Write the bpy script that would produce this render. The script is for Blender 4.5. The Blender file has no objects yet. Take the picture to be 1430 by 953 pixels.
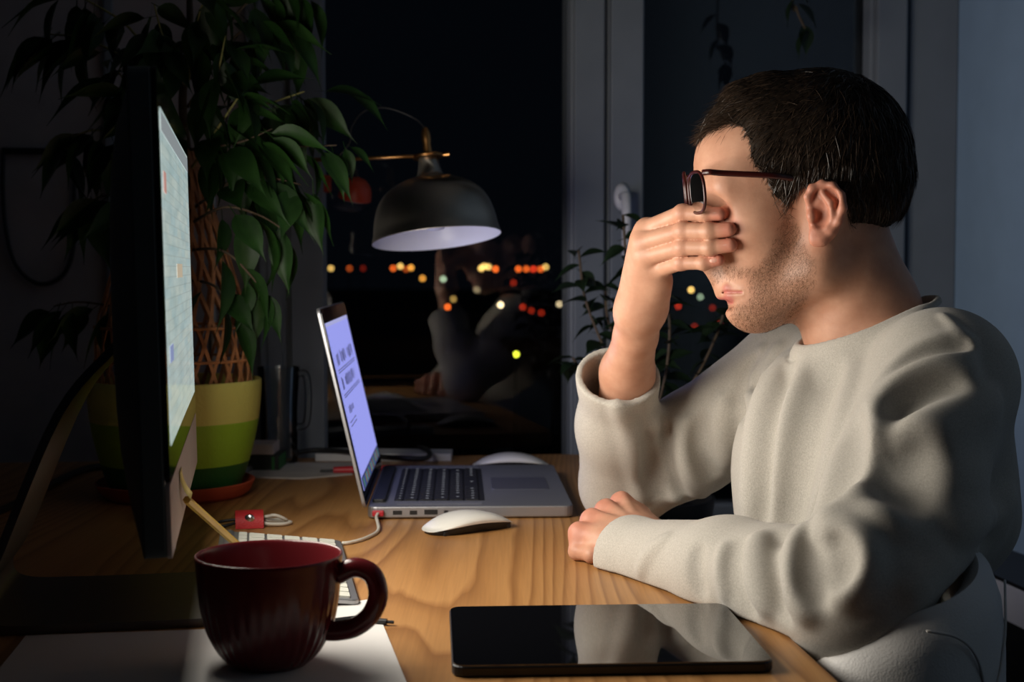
import bpy, math, random
import numpy as np
from mathutils import Vector, Matrix

# ------------------------------------------------------------------ camera, world, exposure
scene = bpy.context.scene
COL = scene.collection
FPX, CX, CY, HORIZON, CAMZ = 2000.0, 715.0, 476.5, 375.0, 1.04
PITCH = math.atan((CY - HORIZON) / FPX)
cam_data = bpy.data.cameras.new('camera')
cam_data.sensor_width = 36.0
cam_data.lens = 36.0 * FPX / 1430.0
cam_data.clip_start = 0.05
cam_data.clip_end = 2000
cam_data.dof.use_dof = True
cam_data.dof.focus_distance = 1.37
cam_data.dof.aperture_fstop = 7.5
cam = bpy.data.objects.new('camera', cam_data)
cam.location = (0, 0, CAMZ)
cam.rotation_euler = (math.pi / 2 - PITCH, 0, 0)
COL.objects.link(cam)
scene.camera = cam

world = bpy.data.worlds.new('night_sky')
scene.world = world
world.use_nodes = True
wbg = world.node_tree.nodes['Background']
wbg.inputs['Color'].default_value = (0.20, 0.30, 0.50, 1)
wbg.inputs['Strength'].default_value = 0.0045

vs = scene.view_settings
vs.view_transform = 'Standard'
vs.look = 'None'
vs.exposure = 0.0
vs.gamma = 1.0
vs.use_curve_mapping = False
scene.cycles.use_denoising = True
scene.cycles.sample_clamp_indirect = 4.0

SCREEN_LIGHT = 5.1      # watts of the big monitor's panel
LAPTOP_LIGHT = 0.34     # watts of the laptop's panel

DESK = 0.74


def P(px, py, Y):
    """point of a photo pixel's ray at depth Y (numpy array)"""
    cx, cy = (px - CX) / FPX, (CY - py) / FPX
    s, c = math.sin(PITCH), math.cos(PITCH)
    dx, dy, dz = cx, c + cy * s, -s + cy * c
    t = Y / dy
    return np.array([dx * t, Y, CAMZ + dz * t])


def PZ(px, py, z=DESK):
    """point of a photo pixel's ray on the level plane z"""
    a = P(px, py, 1.0)
    t = (z - CAMZ) / (a[2] - CAMZ)
    return np.array([a[0] * t, t, z])


# ------------------------------------------------------------------ materials
def _new(name):
    m = bpy.data.materials.new(name)
    m.use_nodes = True
    nt = m.node_tree
    return m, nt, nt.nodes['Principled BSDF']


def lk(nt, a, b):
    nt.links.new(a, b)


def coords(nt, scale=(1, 1, 1), kind='Object'):
    tc = nt.nodes.new('ShaderNodeTexCoord')
    mp = nt.nodes.new('ShaderNodeMapping')
    mp.inputs['Scale'].default_value = scale
    lk(nt, tc.outputs[kind], mp.inputs['Vector'])
    return mp.outputs['Vector']


def noise(nt, vec, scale, detail=3, rough=0.5):
    n = nt.nodes.new('ShaderNodeTexNoise')
    n.inputs['Scale'].default_value = scale
    n.inputs['Detail'].default_value = detail
    n.inputs['Roughness'].default_value = rough
    lk(nt, vec, n.inputs['Vector'])
    return n.outputs['Fac']


def ramp(nt, fac, stops):
    r = nt.nodes.new('ShaderNodeValToRGB')
    el = r.color_ramp.elements
    while len(el) < len(stops):
        el.new(0.5)
    for e, (p, c) in zip(el, stops):
        e.position = p
        e.color = (*c, 1)
    lk(nt, fac, r.inputs['Fac'])
    return r.outputs['Color']


def bump(nt, bsdf, height, strength, dist=0.002):
    b = nt.nodes.new('ShaderNodeBump')
    b.inputs['Strength'].default_value = strength
    b.inputs['Distance'].default_value = dist
    lk(nt, height, b.inputs['Height'])
    lk(nt, b.outputs['Normal'], bsdf.inputs['Normal'])


def mixc(nt, fac, a, b, mode='MIX'):
    m = nt.nodes.new('ShaderNodeMix')
    m.data_type = 'RGBA'
    m.blend_type = mode
    for i, v in ((0, fac), (6, a), (7, b)):
        if hasattr(v, 'is_output'):
            lk(nt, v, m.inputs[i])
        elif i == 0:
            m.inputs[0].default_value = v
        else:
            m.inputs[i].default_value = (*v, 1)
    return m.outputs[2]


def mathn(nt, op, a, b=None):
    m = nt.nodes.new('ShaderNodeMath')
    m.operation = op
    for i, v in ((0, a), (1, b)):
        if v is None:
            continue
        if hasattr(v, 'is_output'):
            lk(nt, v, m.inputs[i])
        else:
            m.inputs[i].default_value = v
    return m.outputs[0]


def pm(name, col, rough=0.5, metal=0.0, var=0.12, vscale=14, bstr=0.0, bscale=300, spec=0.5, **kw):
    """a principled material with a little procedural colour variation and relief"""
    m, nt, b = _new(name)
    v = coords(nt)
    n = noise(nt, v, vscale, 4)
    lo = tuple(max(0, c * (1 - var)) for c in col)
    hi = tuple(min(1, c * (1 + var)) for c in col)
    lk(nt, ramp(nt, n, [(0.3, lo), (0.7, hi)]), b.inputs['Base Color'])
    b.inputs['Roughness'].default_value = rough
    b.inputs['Metallic'].default_value = metal
    b.inputs['Specular IOR Level'].default_value = spec
    if bstr:
        bump(nt, b, noise(nt, v, bscale, 2), bstr)
    for k, val in kw.items():
        b.inputs[k].default_value = val
    return m


def emis(name, col, strength):
    m, nt, b = _new(name)
    b.inputs['Base Color'].default_value = (0, 0, 0, 1)
    b.inputs['Emission Color'].default_value = (*col, 1)
    b.inputs['Emission Strength'].default_value = strength
    return m


def wood_mat():
    m, nt, b = _new('oak_veneer')
    n = noise(nt, coords(nt, (3.2, 0.42, 1)), 1.0, 2, 0.4)
    sx = nt.nodes.new('ShaderNodeSeparateXYZ')
    lk(nt, coords(nt, (34.0, 1, 1)), sx.inputs[0])
    fine0 = noise(nt, coords(nt, (30, 2.5, 1)), 1.0, 2, 0.5)
    rings = mathn(nt, 'FRACT', mathn(nt, 'ADD', mathn(nt, 'ADD', sx.outputs['X'], mathn(nt, 'MULTIPLY', n, 30.0)), mathn(nt, 'MULTIPLY', fine0, 0.9)))
    fine = noise(nt, coords(nt, (420, 9, 1)), 1.0, 3, 0.6)
    c1 = ramp(nt, rings, [(0.0, (0.30, 0.135, 0.042)), (0.35, (0.44, 0.215, 0.072)), (0.85, (0.50, 0.255, 0.09)), (1.0, (0.34, 0.155, 0.05))])
    c2 = mixc(nt, fine, (0.62, 0.58, 0.55), (1.1, 1.1, 1.1))
    lk(nt, mixc(nt, 0.75, c1, c2, 'MULTIPLY'), b.inputs['Base Color'])
    b.inputs['Roughness'].default_value = 0.42
    b.inputs['Specular IOR Level'].default_value = 0.35
    bump(nt, b, mixc(nt, 0.5, rings, fine), 0.10, 0.0006)
    return m


def glass_mat(name, tint=(1, 1, 1), ior=1.5):
    """thin clear sheet: what it mirrors plus what lies behind"""
    m = bpy.data.materials.new(name)
    m.use_nodes = True
    nt = m.node_tree
    nt.nodes.clear()
    out = nt.nodes.new('ShaderNodeOutputMaterial')
    mix = nt.nodes.new('ShaderNodeMixShader')
    tr = nt.nodes.new('ShaderNodeBsdfTransparent')
    gl = nt.nodes.new('ShaderNodeBsdfGlossy')
    fr = nt.nodes.new('ShaderNodeFresnel')
    fr.inputs['IOR'].default_value = ior
    tr.inputs['Color'].default_value = (*tint, 1)
    gl.inputs['Roughness'].default_value = 0.0
    lk(nt, fr.outputs[0], mix.inputs[0])
    lk(nt, tr.outputs[0], mix.inputs[1])
    lk(nt, gl.outputs[0], mix.inputs[2])
    lk(nt, mix.outputs[0], out.inputs['Surface'])
    return m


def fabric_mat(name, dark, light, wscale=900, bs=0.35):
    m, nt, b = _new(name)
    v = coords(nt)
    sp = noise(nt, coords(nt, (1.0, 1.0, 0.35)), wscale, 2, 0.7)
    sp2 = noise(nt, v, wscale * 0.35, 3, 0.6)
    big = noise(nt, v, 9, 3)
    f = mathn(nt, 'ADD', mathn(nt, 'MULTIPLY', sp, 0.6), mathn(nt, 'MULTIPLY', sp2, 0.4))
    c = ramp(nt, f, [(0.38, dark), (0.62, light)])
    lk(nt, mixc(nt, 0.5, c, ramp(nt, big, [(0.3, (0.9, 0.9, 0.9)), (0.7, (1, 1, 1))]), 'MULTIPLY'), b.inputs['Base Color'])
    b.inputs['Roughness'].default_value = 0.95
    b.inputs['Specular IOR Level'].default_value = 0.1
    b.inputs['Sheen Weight'].default_value = 0.15
    bump(nt, b, f, bs, 0.0012)
    return m


M = {}
M['oak'] = wood_mat()
M['oak_edge'] = pm('oak_edge_band', (0.40, 0.20, 0.07), 0.5, vscale=40)
M['wall'] = pm('dark_plaster', (0.38, 0.355, 0.37), 0.9, bstr=0.15, bscale=90)
M['wall_moonlit'] = pm('moonlit_plaster', (0.29, 0.42, 0.60), 0.9, var=0.04, bstr=0.12, bscale=90)  # cool moonlight on this wall is put into its colour
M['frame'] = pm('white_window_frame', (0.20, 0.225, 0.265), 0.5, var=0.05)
M['gasket'] = pm('rubber_gasket', (0.02, 0.02, 0.022), 0.7)
M['floor'] = pm('dark_floor', (0.07, 0.05, 0.04), 0.5, vscale=6)
M['ceiling'] = pm('ceiling_paint', (0.5, 0.5, 0.5), 0.9)
M['pane'] = glass_mat('window_glass')
M['clear'] = glass_mat('drinking_glass', (0.93, 0.95, 0.95), 1.45)
M['lens'] = glass_mat('spectacle_lens', (0.97, 0.97, 0.98), 1.35)
M['alu'] = pm('aluminium', (0.42, 0.42, 0.44), 0.42, 0.85, var=0.03)
M['foot_alu_dim'] = pm('dim_foot_aluminium', (0.16, 0.15, 0.14), 0.4, 0.9, var=0.03)  # darker copy of the aluminium: dim wood reflection put into the colour
M['alu_dark'] = pm('anodised_shell', (0.075, 0.095, 0.10), 0.5, 0.3, var=0.05)
M['chin'] = pm('monitor_chin_aluminium', (0.55, 0.48, 0.45), 0.45, 0.4, var=0.03)
M['black_gloss'] = pm('black_glass', (0.006, 0.006, 0.007), 0.06, var=0.0)
M['tablet_glass'] = pm('tablet_glass', (0.004, 0.004, 0.005), 0.03, var=0.0, spec=1.0, IOR=1.75)
M['black'] = pm('black_plastic', (0.012, 0.012, 0.013), 0.45)
M['black_cable'] = pm('black_cable', (0.015, 0.015, 0.016), 0.5)
M['white_pl'] = pm('white_plastic', (0.78, 0.76, 0.70), 0.28, var=0.02)
M['key_white'] = pm('white_key', (0.70, 0.70, 0.62), 0.45, var=0.02)
M['key_black'] = pm('black_key', (0.012, 0.012, 0.014), 0.5, var=0.02)
M['key_glyph'] = emis('backlit_legend', (0.85, 0.88, 1.0), 0.28)
M['cable_white'] = pm('white_cable', (0.62, 0.58, 0.50), 0.45, var=0.05)
M['red_pl'] = pm('red_plastic', (0.45, 0.02, 0.03), 0.4)
M['red_leather'] = pm('red_leather', (0.50, 0.02, 0.025), 0.55, bstr=0.3, bscale=500)
M['snap'] = pm('snap_metal', (0.6, 0.6, 0.6), 0.25, 1.0)
M['paper'] = pm('white_paper', (0.72, 0.70, 0.68), 0.8, var=0.02)
M['paper_old'] = pm('crumpled_paper', (0.50, 0.46, 0.44), 0.85, var=0.12, vscale=25, bstr=0.4, bscale=40)
M['mug'] = pm('dark_red_glaze', (0.105, 0.009, 0.012), 0.22, var=0.08, spec=0.5)
M['pot_y'] = pm('pale_yellow_glaze', (0.84, 0.78, 0.20), 0.55, var=0.05, bstr=0.5, bscale=210)
M['pot_g'] = pm('lime_green_glaze', (0.38, 0.64, 0.04), 0.55, var=0.05, bstr=0.5, bscale=210)
M['pot_d'] = pm('dark_green_glaze', (0.02, 0.14, 0.025), 0.55, var=0.05, bstr=0.5, bscale=210)
M['terracotta'] = pm('orange_saucer', (0.55, 0.09, 0.04), 0.55)
M['soil'] = pm('potting_soil', (0.03, 0.02, 0.014), 0.95, bstr=0.8, bscale=120)
M['bamboo'] = pm('bamboo_lattice', (0.58, 0.25, 0.10), 0.6, vscale=60, var=0.3)
M['bark'] = pm('ficus_bark', (0.10, 0.07, 0.045), 0.9, vscale=60)
M['twig'] = pm('pale_twig', (0.32, 0.30, 0.10), 0.7)
M['brass'] = pm('aged_brass', (0.50, 0.25, 0.09), 0.32, 1.0, vscale=30)
M['nickel'] = pm('brushed_nickel', (0.42, 0.39, 0.34), 0.30, 1.0, vscale=20, var=0.1)
_nt = M['nickel'].node_tree
_b = _nt.nodes['Principled BSDF']
_tg = _nt.nodes.new('ShaderNodeTangent')
_tg.direction_type = 'RADIAL'
_tg.axis = 'Z'
_b.inputs['Anisotropic'].default_value = 0.85
lk(_nt, _tg.outputs[0], _b.inputs['Tangent'])
M['shade_in'] = pm('white_enamel', (0.75, 0.75, 0.80), 0.35, var=0.02)
M['red_lamp'] = pm('red_lamp_paint', (0.50, 0.05, 0.015), 0.4)
M['vinyl'] = pm('white_vinyl', (0.66, 0.64, 0.62), 0.55, var=0.03, bstr=0.22, bscale=620)
M['piping'] = pm('vinyl_piping', (0.55, 0.53, 0.51), 0.5)
M['sweater'] = fabric_mat('oatmeal_jersey', (0.40, 0.37, 0.325), (0.56, 0.525, 0.47), 1900, 0.3)
M['denim'] = fabric_mat('dark_denim', (0.015, 0.018, 0.03), (0.03, 0.035, 0.055))
M['shoe'] = pm('black_shoe', (0.01, 0.01, 0.01), 0.6)
M['hair'] = pm('dark_brown_hair', (0.016, 0.010, 0.0065), 0.75, var=0.45, vscale=160, spec=0.12)
M['strand'] = pm('hair_strand', (0.050, 0.031, 0.020), 0.36, var=0.5, vscale=260, spec=0.5)
M['stubble'] = pm('stubble', (0.085, 0.050, 0.028), 0.85, var=0.5, vscale=200, spec=0.15)
M['spec_frame'] = pm('dark_red_acetate', (0.040, 0.006, 0.005), 0.3, var=0.1)
M['pencil'] = pm('yellow_pencil', (0.60, 0.38, 0.06), 0.5)
M['note'] = pm('yellow_note', (0.70, 0.58, 0.20), 0.8)
M['box_green'] = pm('dark_box', (0.012, 0.016, 0.012), 0.6)
M['green'] = pm('green_card', (0.02, 0.16, 0.03), 0.6)
M['pink_pad'] = pm('pale_pad', (0.55, 0.45, 0.42), 0.8)
M['adapter'] = pm('pale_adapter', (0.60, 0.60, 0.62), 0.5)
M['ground'] = pm('night_ground', (0.010, 0.010, 0.012), 0.95, vscale=0.02)
M['pole'] = pm('lamp_pole', (0.02, 0.02, 0.02), 0.7)


def leaf_mat(name, a, b_):
    m, nt, b = _new(name)
    n = noise(nt, coords(nt), 30, 2)
    lk(nt, ramp(nt, n, [(0.3, a), (0.7, b_)]), b.inputs['Base Color'])
    b.inputs['Roughness'].default_value = 0.5
    b.inputs['Specular IOR Level'].default_value = 0.3
    return m


M['leaf'] = leaf_mat('ficus_leaf', (0.006, 0.021, 0.004), (0.015, 0.050, 0.008))
M['leaf2'] = leaf_mat('houseplant_leaf', (0.006, 0.014, 0.006), (0.012, 0.028, 0.010))


# ------------------------------------------------------------------ mesh helpers
class MB:
    def __init__(self):
        self.v, self.f = [], []

    def add(self, vs, fs):
        o = len(self.v)
        self.v += [tuple(float(c) for c in p) for p in vs]
        self.f += [tuple(i + o for i in q) for q in fs]
        return self

    def box(self, lo, hi, fn=None):
        x0, y0, z0 = lo
        x1, y1, z1 = hi
        vs = [(x0, y0, z0), (x1, y0, z0), (x1, y1, z0), (x0, y1, z0), (x0, y0, z1), (x1, y0, z1), (x1, y1, z1), (x0, y1, z1)]
        if fn:
            vs = [fn(*p) for p in vs]
        return self.add(vs, [(0, 3, 2, 1), (4, 5, 6, 7), (0, 1, 5, 4), (1, 2, 6, 5), (2, 3, 7, 6), (3, 0, 4, 7)])

    def prism(self, poly, z0, z1, fn=None):
        n = len(poly)
        vs = [(x, y, z0) for x, y in poly] + [(x, y, z1) for x, y in poly]
        if fn:
            vs = [fn(*p) for p in vs]
        fs = [tuple(range(n - 1, -1, -1)), tuple(range(n, 2 * n))]
        fs += [(i, (i + 1) % n, n + (i + 1) % n, n + i) for i in range(n)]
        return self.add(vs, fs)

    def tube(self, pts, r, n=8, caps=True, flat=1.0):
        pts = [np.array(p, float) for p in pts]
        m = len(pts)
        rs = list(r) if hasattr(r, '__len__') else [r] * m
        tang = []
        for i in range(m):
            t = pts[min(i + 1, m - 1)] - pts[max(i - 1, 0)]
            tang.append(t / (np.linalg.norm(t) + 1e-12))
        ref = np.array([0, 0, 1.0]) if abs(tang[0][2]) < 0.9 else np.array([1.0, 0, 0])
        a = np.cross(tang[0], ref)
        a /= np.linalg.norm(a)
        vs, fs = [], []
        for i in range(m):
            a = a - tang[i] * np.dot(a, tang[i])
            a /= np.linalg.norm(a) + 1e-12
            b = np.cross(tang[i], a)
            for k in range(n):
                th = 2 * math.pi * k / n
                vs.append(pts[i] + rs[i] * (math.cos(th) * a + flat * math.sin(th) * b))
        for i in range(m - 1):
            for k in range(n):
                k2 = (k + 1) % n
                fs.append((i * n + k, i * n + k2, (i + 1) * n + k2, (i + 1) * n + k))
        if caps:
            fs.append(tuple(range(n - 1, -1, -1)))
            fs.append(tuple((m - 1) * n + k for k in range(n)))
        return self.add(vs, fs)

    def lathe(self, prof, n=48, fn=None, c=(0, 0, 0), rib=None):
        vs, fs = [], []
        for (r, z) in prof:
            for k in range(n):
                th = 2 * math.pi * k / n
                rr = r * (rib(th, z) if rib else 1)
                p = (c[0] + rr * math.cos(th), c[1] + rr * math.sin(th), c[2] + z)
                vs.append(fn(*p) if fn else p)
        m = len(prof)
        for i in range(m - 1):
            for k in range(n):
                k2 = (k + 1) % n
                fs.append((i * n + k, i * n + k2, (i + 1) * n + k2, (i + 1) * n + k))
        if prof[0][0] > 1e-6:
            fs.append(tuple(range(n - 1, -1, -1)))
        if prof[-1][0] > 1e-6:
            fs.append(tuple((m - 1) * n + k for k in range(n)))
        return self.add(vs, fs)

    def sphere(self, c, r, n=16, m=10):
        r = r if hasattr(r, '__len__') else (r, r, r)
        vs, fs = [], []
        for i in range(m + 1):
            ph = math.pi * i / m
            for k in range(n):
                th = 2 * math.pi * k / n
                vs.append((c[0] + r[0] * math.sin(ph) * math.cos(th), c[1] + r[1] * math.sin(ph) * math.sin(th), c[2] + r[2] * math.cos(ph)))
        for i in range(m):
            for k in range(n):
                k2 = (k + 1) % n
                fs.append((i * n + k, (i + 1) * n + k, (i + 1) * n + k2, i * n + k2))
        return self.add(vs, fs)


def spline(pts, n=8):
    """Catmull-Rom through pts"""
    pts = [np.array(p, float) for p in pts]
    q = [2 * pts[0] - pts[1]] + pts + [2 * pts[-1] - pts[-2]]
    out = []
    for i in range(1, len(q) - 2):
        for k in range(n):
            t = k / n
            out.append(0.5 * (2 * q[i] + (q[i + 1] - q[i - 1]) * t + (2 * q[i - 1] - 5 * q[i] + 4 * q[i + 1] - q[i + 2]) * t * t
                              + (3 * q[i] - q[i - 1] - 3 * q[i + 1] + q[i + 2]) * t ** 3))
    out.append(pts[-1])
    return out


def rrect(x0, y0, x1, y1, r, n=5):
    out = []
    for cx, cy, a0 in ((x1 - r, y0 + r, -90), (x1 - r, y1 - r, 0), (x0 + r, y1 - r, 90), (x0 + r, y0 + r, 180)):
        for k in range(n + 1):
            a = math.radians(a0 + 90 * k / n)
            out.append((cx + r * math.cos(a), cy + r * math.sin(a)))
    return out


def link_mesh(name, v, f):
    me = bpy.data.meshes.new(name)
    me.from_pydata(v, [], f)
    me.update()
    return me


def obj(name, mb, mat, parent=None, smooth=False, bevel=0.0, world=True, seg=2, angle=None):
    """one mesh object. world=True: vertices are world coordinates, made local to the parent Empty"""
    v = mb.v
    if parent is not None and world:
        chain, q = [], parent
        while q is not None:
            chain.append(q)
            q = q.parent
        Mx = Matrix.Identity(4)
        for q in reversed(chain):
            Mx = Mx @ q.matrix_basis
        Mi = Mx.inverted()
        v = [tuple(Mi @ Vector(p)) for p in v]
    me = link_mesh(name, v, mb.f)
    if mat is not None:
        me.materials.append(M[mat] if isinstance(mat, str) else mat)
    if smooth:
        me.polygons.foreach_set('use_smooth', [True] * len(me.polygons))
        if angle:
            me.set_sharp_from_angle(angle=math.radians(angle))
    o = bpy.data.objects.new(name, me)
    COL.objects.link(o)
    o.parent = parent
    if bevel:
        b = o.modifiers.new('bevel', 'BEVEL')
        b.width = bevel
        b.segments = seg
        b.limit_method = 'ANGLE'
    return o


def thing(name, label, cat, loc=(0, 0, 0), rotz=0.0, group=None):
    o = bpy.data.objects.new(name, None)
    o.empty_display_size = 0.05
    COL.objects.link(o)
    o.location = tuple(float(c) for c in loc)
    o.rotation_euler = (0, 0, rotz)
    tag(o, label, cat, group)
    return o


def tag(o, label, cat, group=None):
    o['label'] = label
    o['category'] = cat
    if group:
        o['group'] = group
    return o


def struct(o):
    o['kind'] = 'structure'
    return o


def share(src, parent, loc=None, rot=None, scale=None):
    c = src.copy()
    COL.objects.link(c)
    c.parent = parent
    if loc is not None:
        c.location = tuple(float(a) for a in loc)
    if rot is not None:
        c.rotation_euler = rot
    if scale is not None:
        c.scale = scale
    return c


rnd = random.Random(7)

# ------------------------------------------------------------------ the room
WA = math.radians(8.5)                       # the window wall is turned a little against the camera
WO = np.array([0.0, 2.43, 0.0])
WU = np.array([math.cos(WA), math.sin(WA), 0])
WN = np.array([-math.sin(WA), math.cos(WA), 0])   # outward


def S(px, off=0.0):
    """coordinate along the window wall of a photo column (off = how far inside the wall plane)"""
    d = P(px, HORIZON, 1.0) - np.array([0, 0, CAMZ])
    o = WO - WN * off
    t = np.dot(o, WN) / np.dot(d, WN)
    return float(np.dot(d * t - o, WU))


def wl(s, t, z):
    return tuple(WO + WU * s + WN * t + np.array([0, 0, z]))


def wbox(mb, s0, s1, t0, t1, z0, z1):
    return mb.box((s0, t0, z0), (s1, t1, z1), wl)


CEIL = 2.6
sR = S(1330)
corner = WO + WU * sR
# floor, ceiling
fl = obj('floor', MB().box((-2.2, -1.6, -0.08), (1.6, 3.0, 0.0)), 'floor')
struct(fl)
ce = obj('ceiling', MB().box((-2.2, -1.6, CEIL), (1.6, 2.95, CEIL + 0.08)), 'ceiling')
struct(ce)
# window wall: left piece, piece below the glass, above the glass
ZB, ZT = 0.60, 2.25
sA, sB = S(456), S(793)
sC, sD, sE = S(895), S(1205), S(1258)
sF0 = S(345)
wb = MB()
wbox(wb, -2.1, sF0, 0.0, 0.2, 0.0, CEIL)
wbox(wb, sF0, sR, 0.0, 0.2, 0.0, ZB)
wbox(wb, sF0, sR, 0.0, 0.2, ZT, CEIL)
wall = struct(obj('wall_back', wb, 'wall'))
# side wall on the right (cool light put into its colour), left wall
rw = MB()
rw.box((sR, -3.6, 0.0), (sR + 0.1, 0.2, CEIL), wl)
struct(obj('wall_right', rw, 'wall_moonlit'))
lw = MB()
lw.box((-2.1, -3.6, 0.0), (-2.0, 0.0, CEIL), wl)
struct(obj('wall_left', lw, 'wall'))


def window(name, s0, s1, fl_, fr_, grooves, handle=None):
    e = bpy.data.objects.new(name, None)
    COL.objects.link(e)
    struct(e)
    f = MB()
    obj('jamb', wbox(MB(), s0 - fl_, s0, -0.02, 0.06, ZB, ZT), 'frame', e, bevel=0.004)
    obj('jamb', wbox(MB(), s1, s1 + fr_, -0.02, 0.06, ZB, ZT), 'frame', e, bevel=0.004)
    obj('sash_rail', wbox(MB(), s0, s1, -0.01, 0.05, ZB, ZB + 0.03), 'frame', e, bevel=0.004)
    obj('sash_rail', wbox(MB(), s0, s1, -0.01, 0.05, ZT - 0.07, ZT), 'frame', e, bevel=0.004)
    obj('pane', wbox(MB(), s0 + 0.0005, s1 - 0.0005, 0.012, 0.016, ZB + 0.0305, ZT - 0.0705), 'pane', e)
    for (a, b, dd) in grooves:
        obj('bead', wbox(MB(), a, b, -0.02 - dd, -0.02, ZB, ZT), 'frame', e, bevel=0.002)
    return e


mid = 0.5 * (S(793) + S(895))
w1 = window('window_1', sA, sB, sA - sF0, mid - sB, [(S(362), S(400), 0.012), (S(406), S(452), 0.02), (S(797), S(838), 0.012)])
w2 = window('window_2', sC, sD, sC - mid, sE - sD, [(S(846), S(890), 0.018), (S(1212), S(1252), 0.012)])
hp = MB()
hc = WO + WU * S(868, 0.04) - WN * 0.045
hz = P(868, 275, hc[1])[2]
hp.lathe([(0.001, 0), (0.017, 0.001), (0.018, 0.004), (0.012, 0.008), (0.001, 0.009)], 24,
         fn=lambda x, y, z: tuple(hc + WU * x * 0.8 + np.array([0, 0, hz + y * 1.3]) - WN * (z - 0.007)))
obj('handle_rose', hp, 'shade_in', w2, smooth=True)
obj('handle', MB().tube([hc - WN * 0.0 + np.array([0, 0, hz]), hc - WN * 0.028 + np.array([0, 0, hz]), hc - WN * 0.03 + np.array([0, 0, hz - 0.03]), hc - WN * 0.03 + np.array([0, 0, hz - 0.10])], 0.008, 10), 'shade_in', w2, smooth=True)
# casing between the right window and the corner
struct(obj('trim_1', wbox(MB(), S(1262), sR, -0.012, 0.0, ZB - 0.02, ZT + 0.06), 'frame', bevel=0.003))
wbx = MB()
wbox(wbx, sE, sR, 0.0, 0.2, ZB, ZT)
struct(obj('wall_pier', wbx, 'wall'))
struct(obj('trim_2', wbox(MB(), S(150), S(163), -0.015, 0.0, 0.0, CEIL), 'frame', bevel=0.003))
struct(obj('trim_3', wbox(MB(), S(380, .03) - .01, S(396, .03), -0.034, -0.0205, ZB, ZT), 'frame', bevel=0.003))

# ------------------------------------------------------------------ desk
dk_nr0 = PZ(1170, 950)
dk_fr = PZ(824, 634)
edge = dk_fr - dk_nr0
dk_nr = dk_nr0 + edge * ((0.86 - dk_nr0[1]) / edge[1])
far_slope = 0.115
XL = -1.25
poly = [(XL, 0.86 - 0.02), (dk_nr[0], dk_nr[1])]
fr = dk_fr
# rounded far corner
poly += [tuple((fr - edge / np.linalg.norm(edge) * 0.04)[:2]), tuple((fr + np.array([-0.012, -0.010, 0]))[:2]), (fr[0] - 0.05, fr[1] - 0.05 * far_slope + 0.002)]
poly += [(XL, fr[1] + (XL - fr[0]) * far_slope)]
desk = thing('desk', 'oak veneered desk with a rounded corner under the laptop and mug', 'desk', (-0.4, 1.5, 0))
obj('desktop', MB().prism(poly, DESK - 0.026, DESK), 'oak', desk, bevel=0.002)
for lx, ly in ((0.10, 1.02), (0.03, 2.12), (XL + 0.08, 1.0), (XL + 0.08, 2.04)):
    obj('leg', MB().box((lx - 0.025, ly - 0.025, 0), (lx + 0.025, ly + 0.025, DESK - 0.026)), 'oak_edge', desk, bevel=0.003)

# ------------------------------------------------------------------ big monitor
mo = np.array([-0.243, 1.015, DESK + 0.092])
me_ = np.array([-0.097, 0.525, 0.0])
me_ /= np.linalg.norm(me_)
mn0 = np.array([me_[1], -me_[0], 0.0])        # screen normal (towards the person)
TILT = math.radians(1.2)
mup = np.array([0, 0, 1.0]) * math.cos(TILT) - mn0 * math.sin(TILT)
mn = mn0 * math.cos(TILT) + np.array([0, 0, 1.0]) * math.sin(TILT)
MW, MH = 0.528, 0.351


def mon(a, h, t):
    return tuple(mo + me_ * a + mup * h + mn * t)


mc = mo + me_ * MW * 0.5
monitor = thing('desktop_monitor', 'large all-in-one computer monitor with lit screen on curved metal foot', 'monitor', (mc[0] - 0.07, mc[1], DESK))
vs, fs = [], []
NA, NH = 14, 10
for j in range(NH + 1):
    for i in range(NA + 1):
        u, w = i / NA, j / NH
        eu, ew = 1 - abs(2 * u - 1) ** 3.2, 1 - abs(2 * w - 1) ** 3.2
        vs.append(mon(u * MW, w * MH, -0.019 - 0.030 * (eu * ew) ** 0.6))
for j in range(NH):
    for i in range(NA):
        a = j * (NA + 1) + i
        fs.append((a, a + NA + 1, a + NA + 2, a + 1))
obj('back_shell', MB().add(vs, fs), 'alu_dark', monitor, smooth=True)
obj('side_frame', MB().prism(rrect(0, 0, MW, MH, 0.008), -0.0205, -0.003, lambda x, y, z: mon(x, y, z)), 'alu_dark', monitor, bevel=0.002)
obj('chin', MB().prism(rrect(0, 0, MW, 0.053, 0.004), -0.0031, 0.0, lambda x, y, z: mon(x, y, z)), 'chin', monitor)
obj('bezel', MB().prism(rrect(0.0, 0.0545, MW, MH, 0.006), -0.0031, 0.0002, lambda x, y, z: mon(x, y, z)), 'black_gloss', monitor)


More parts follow.
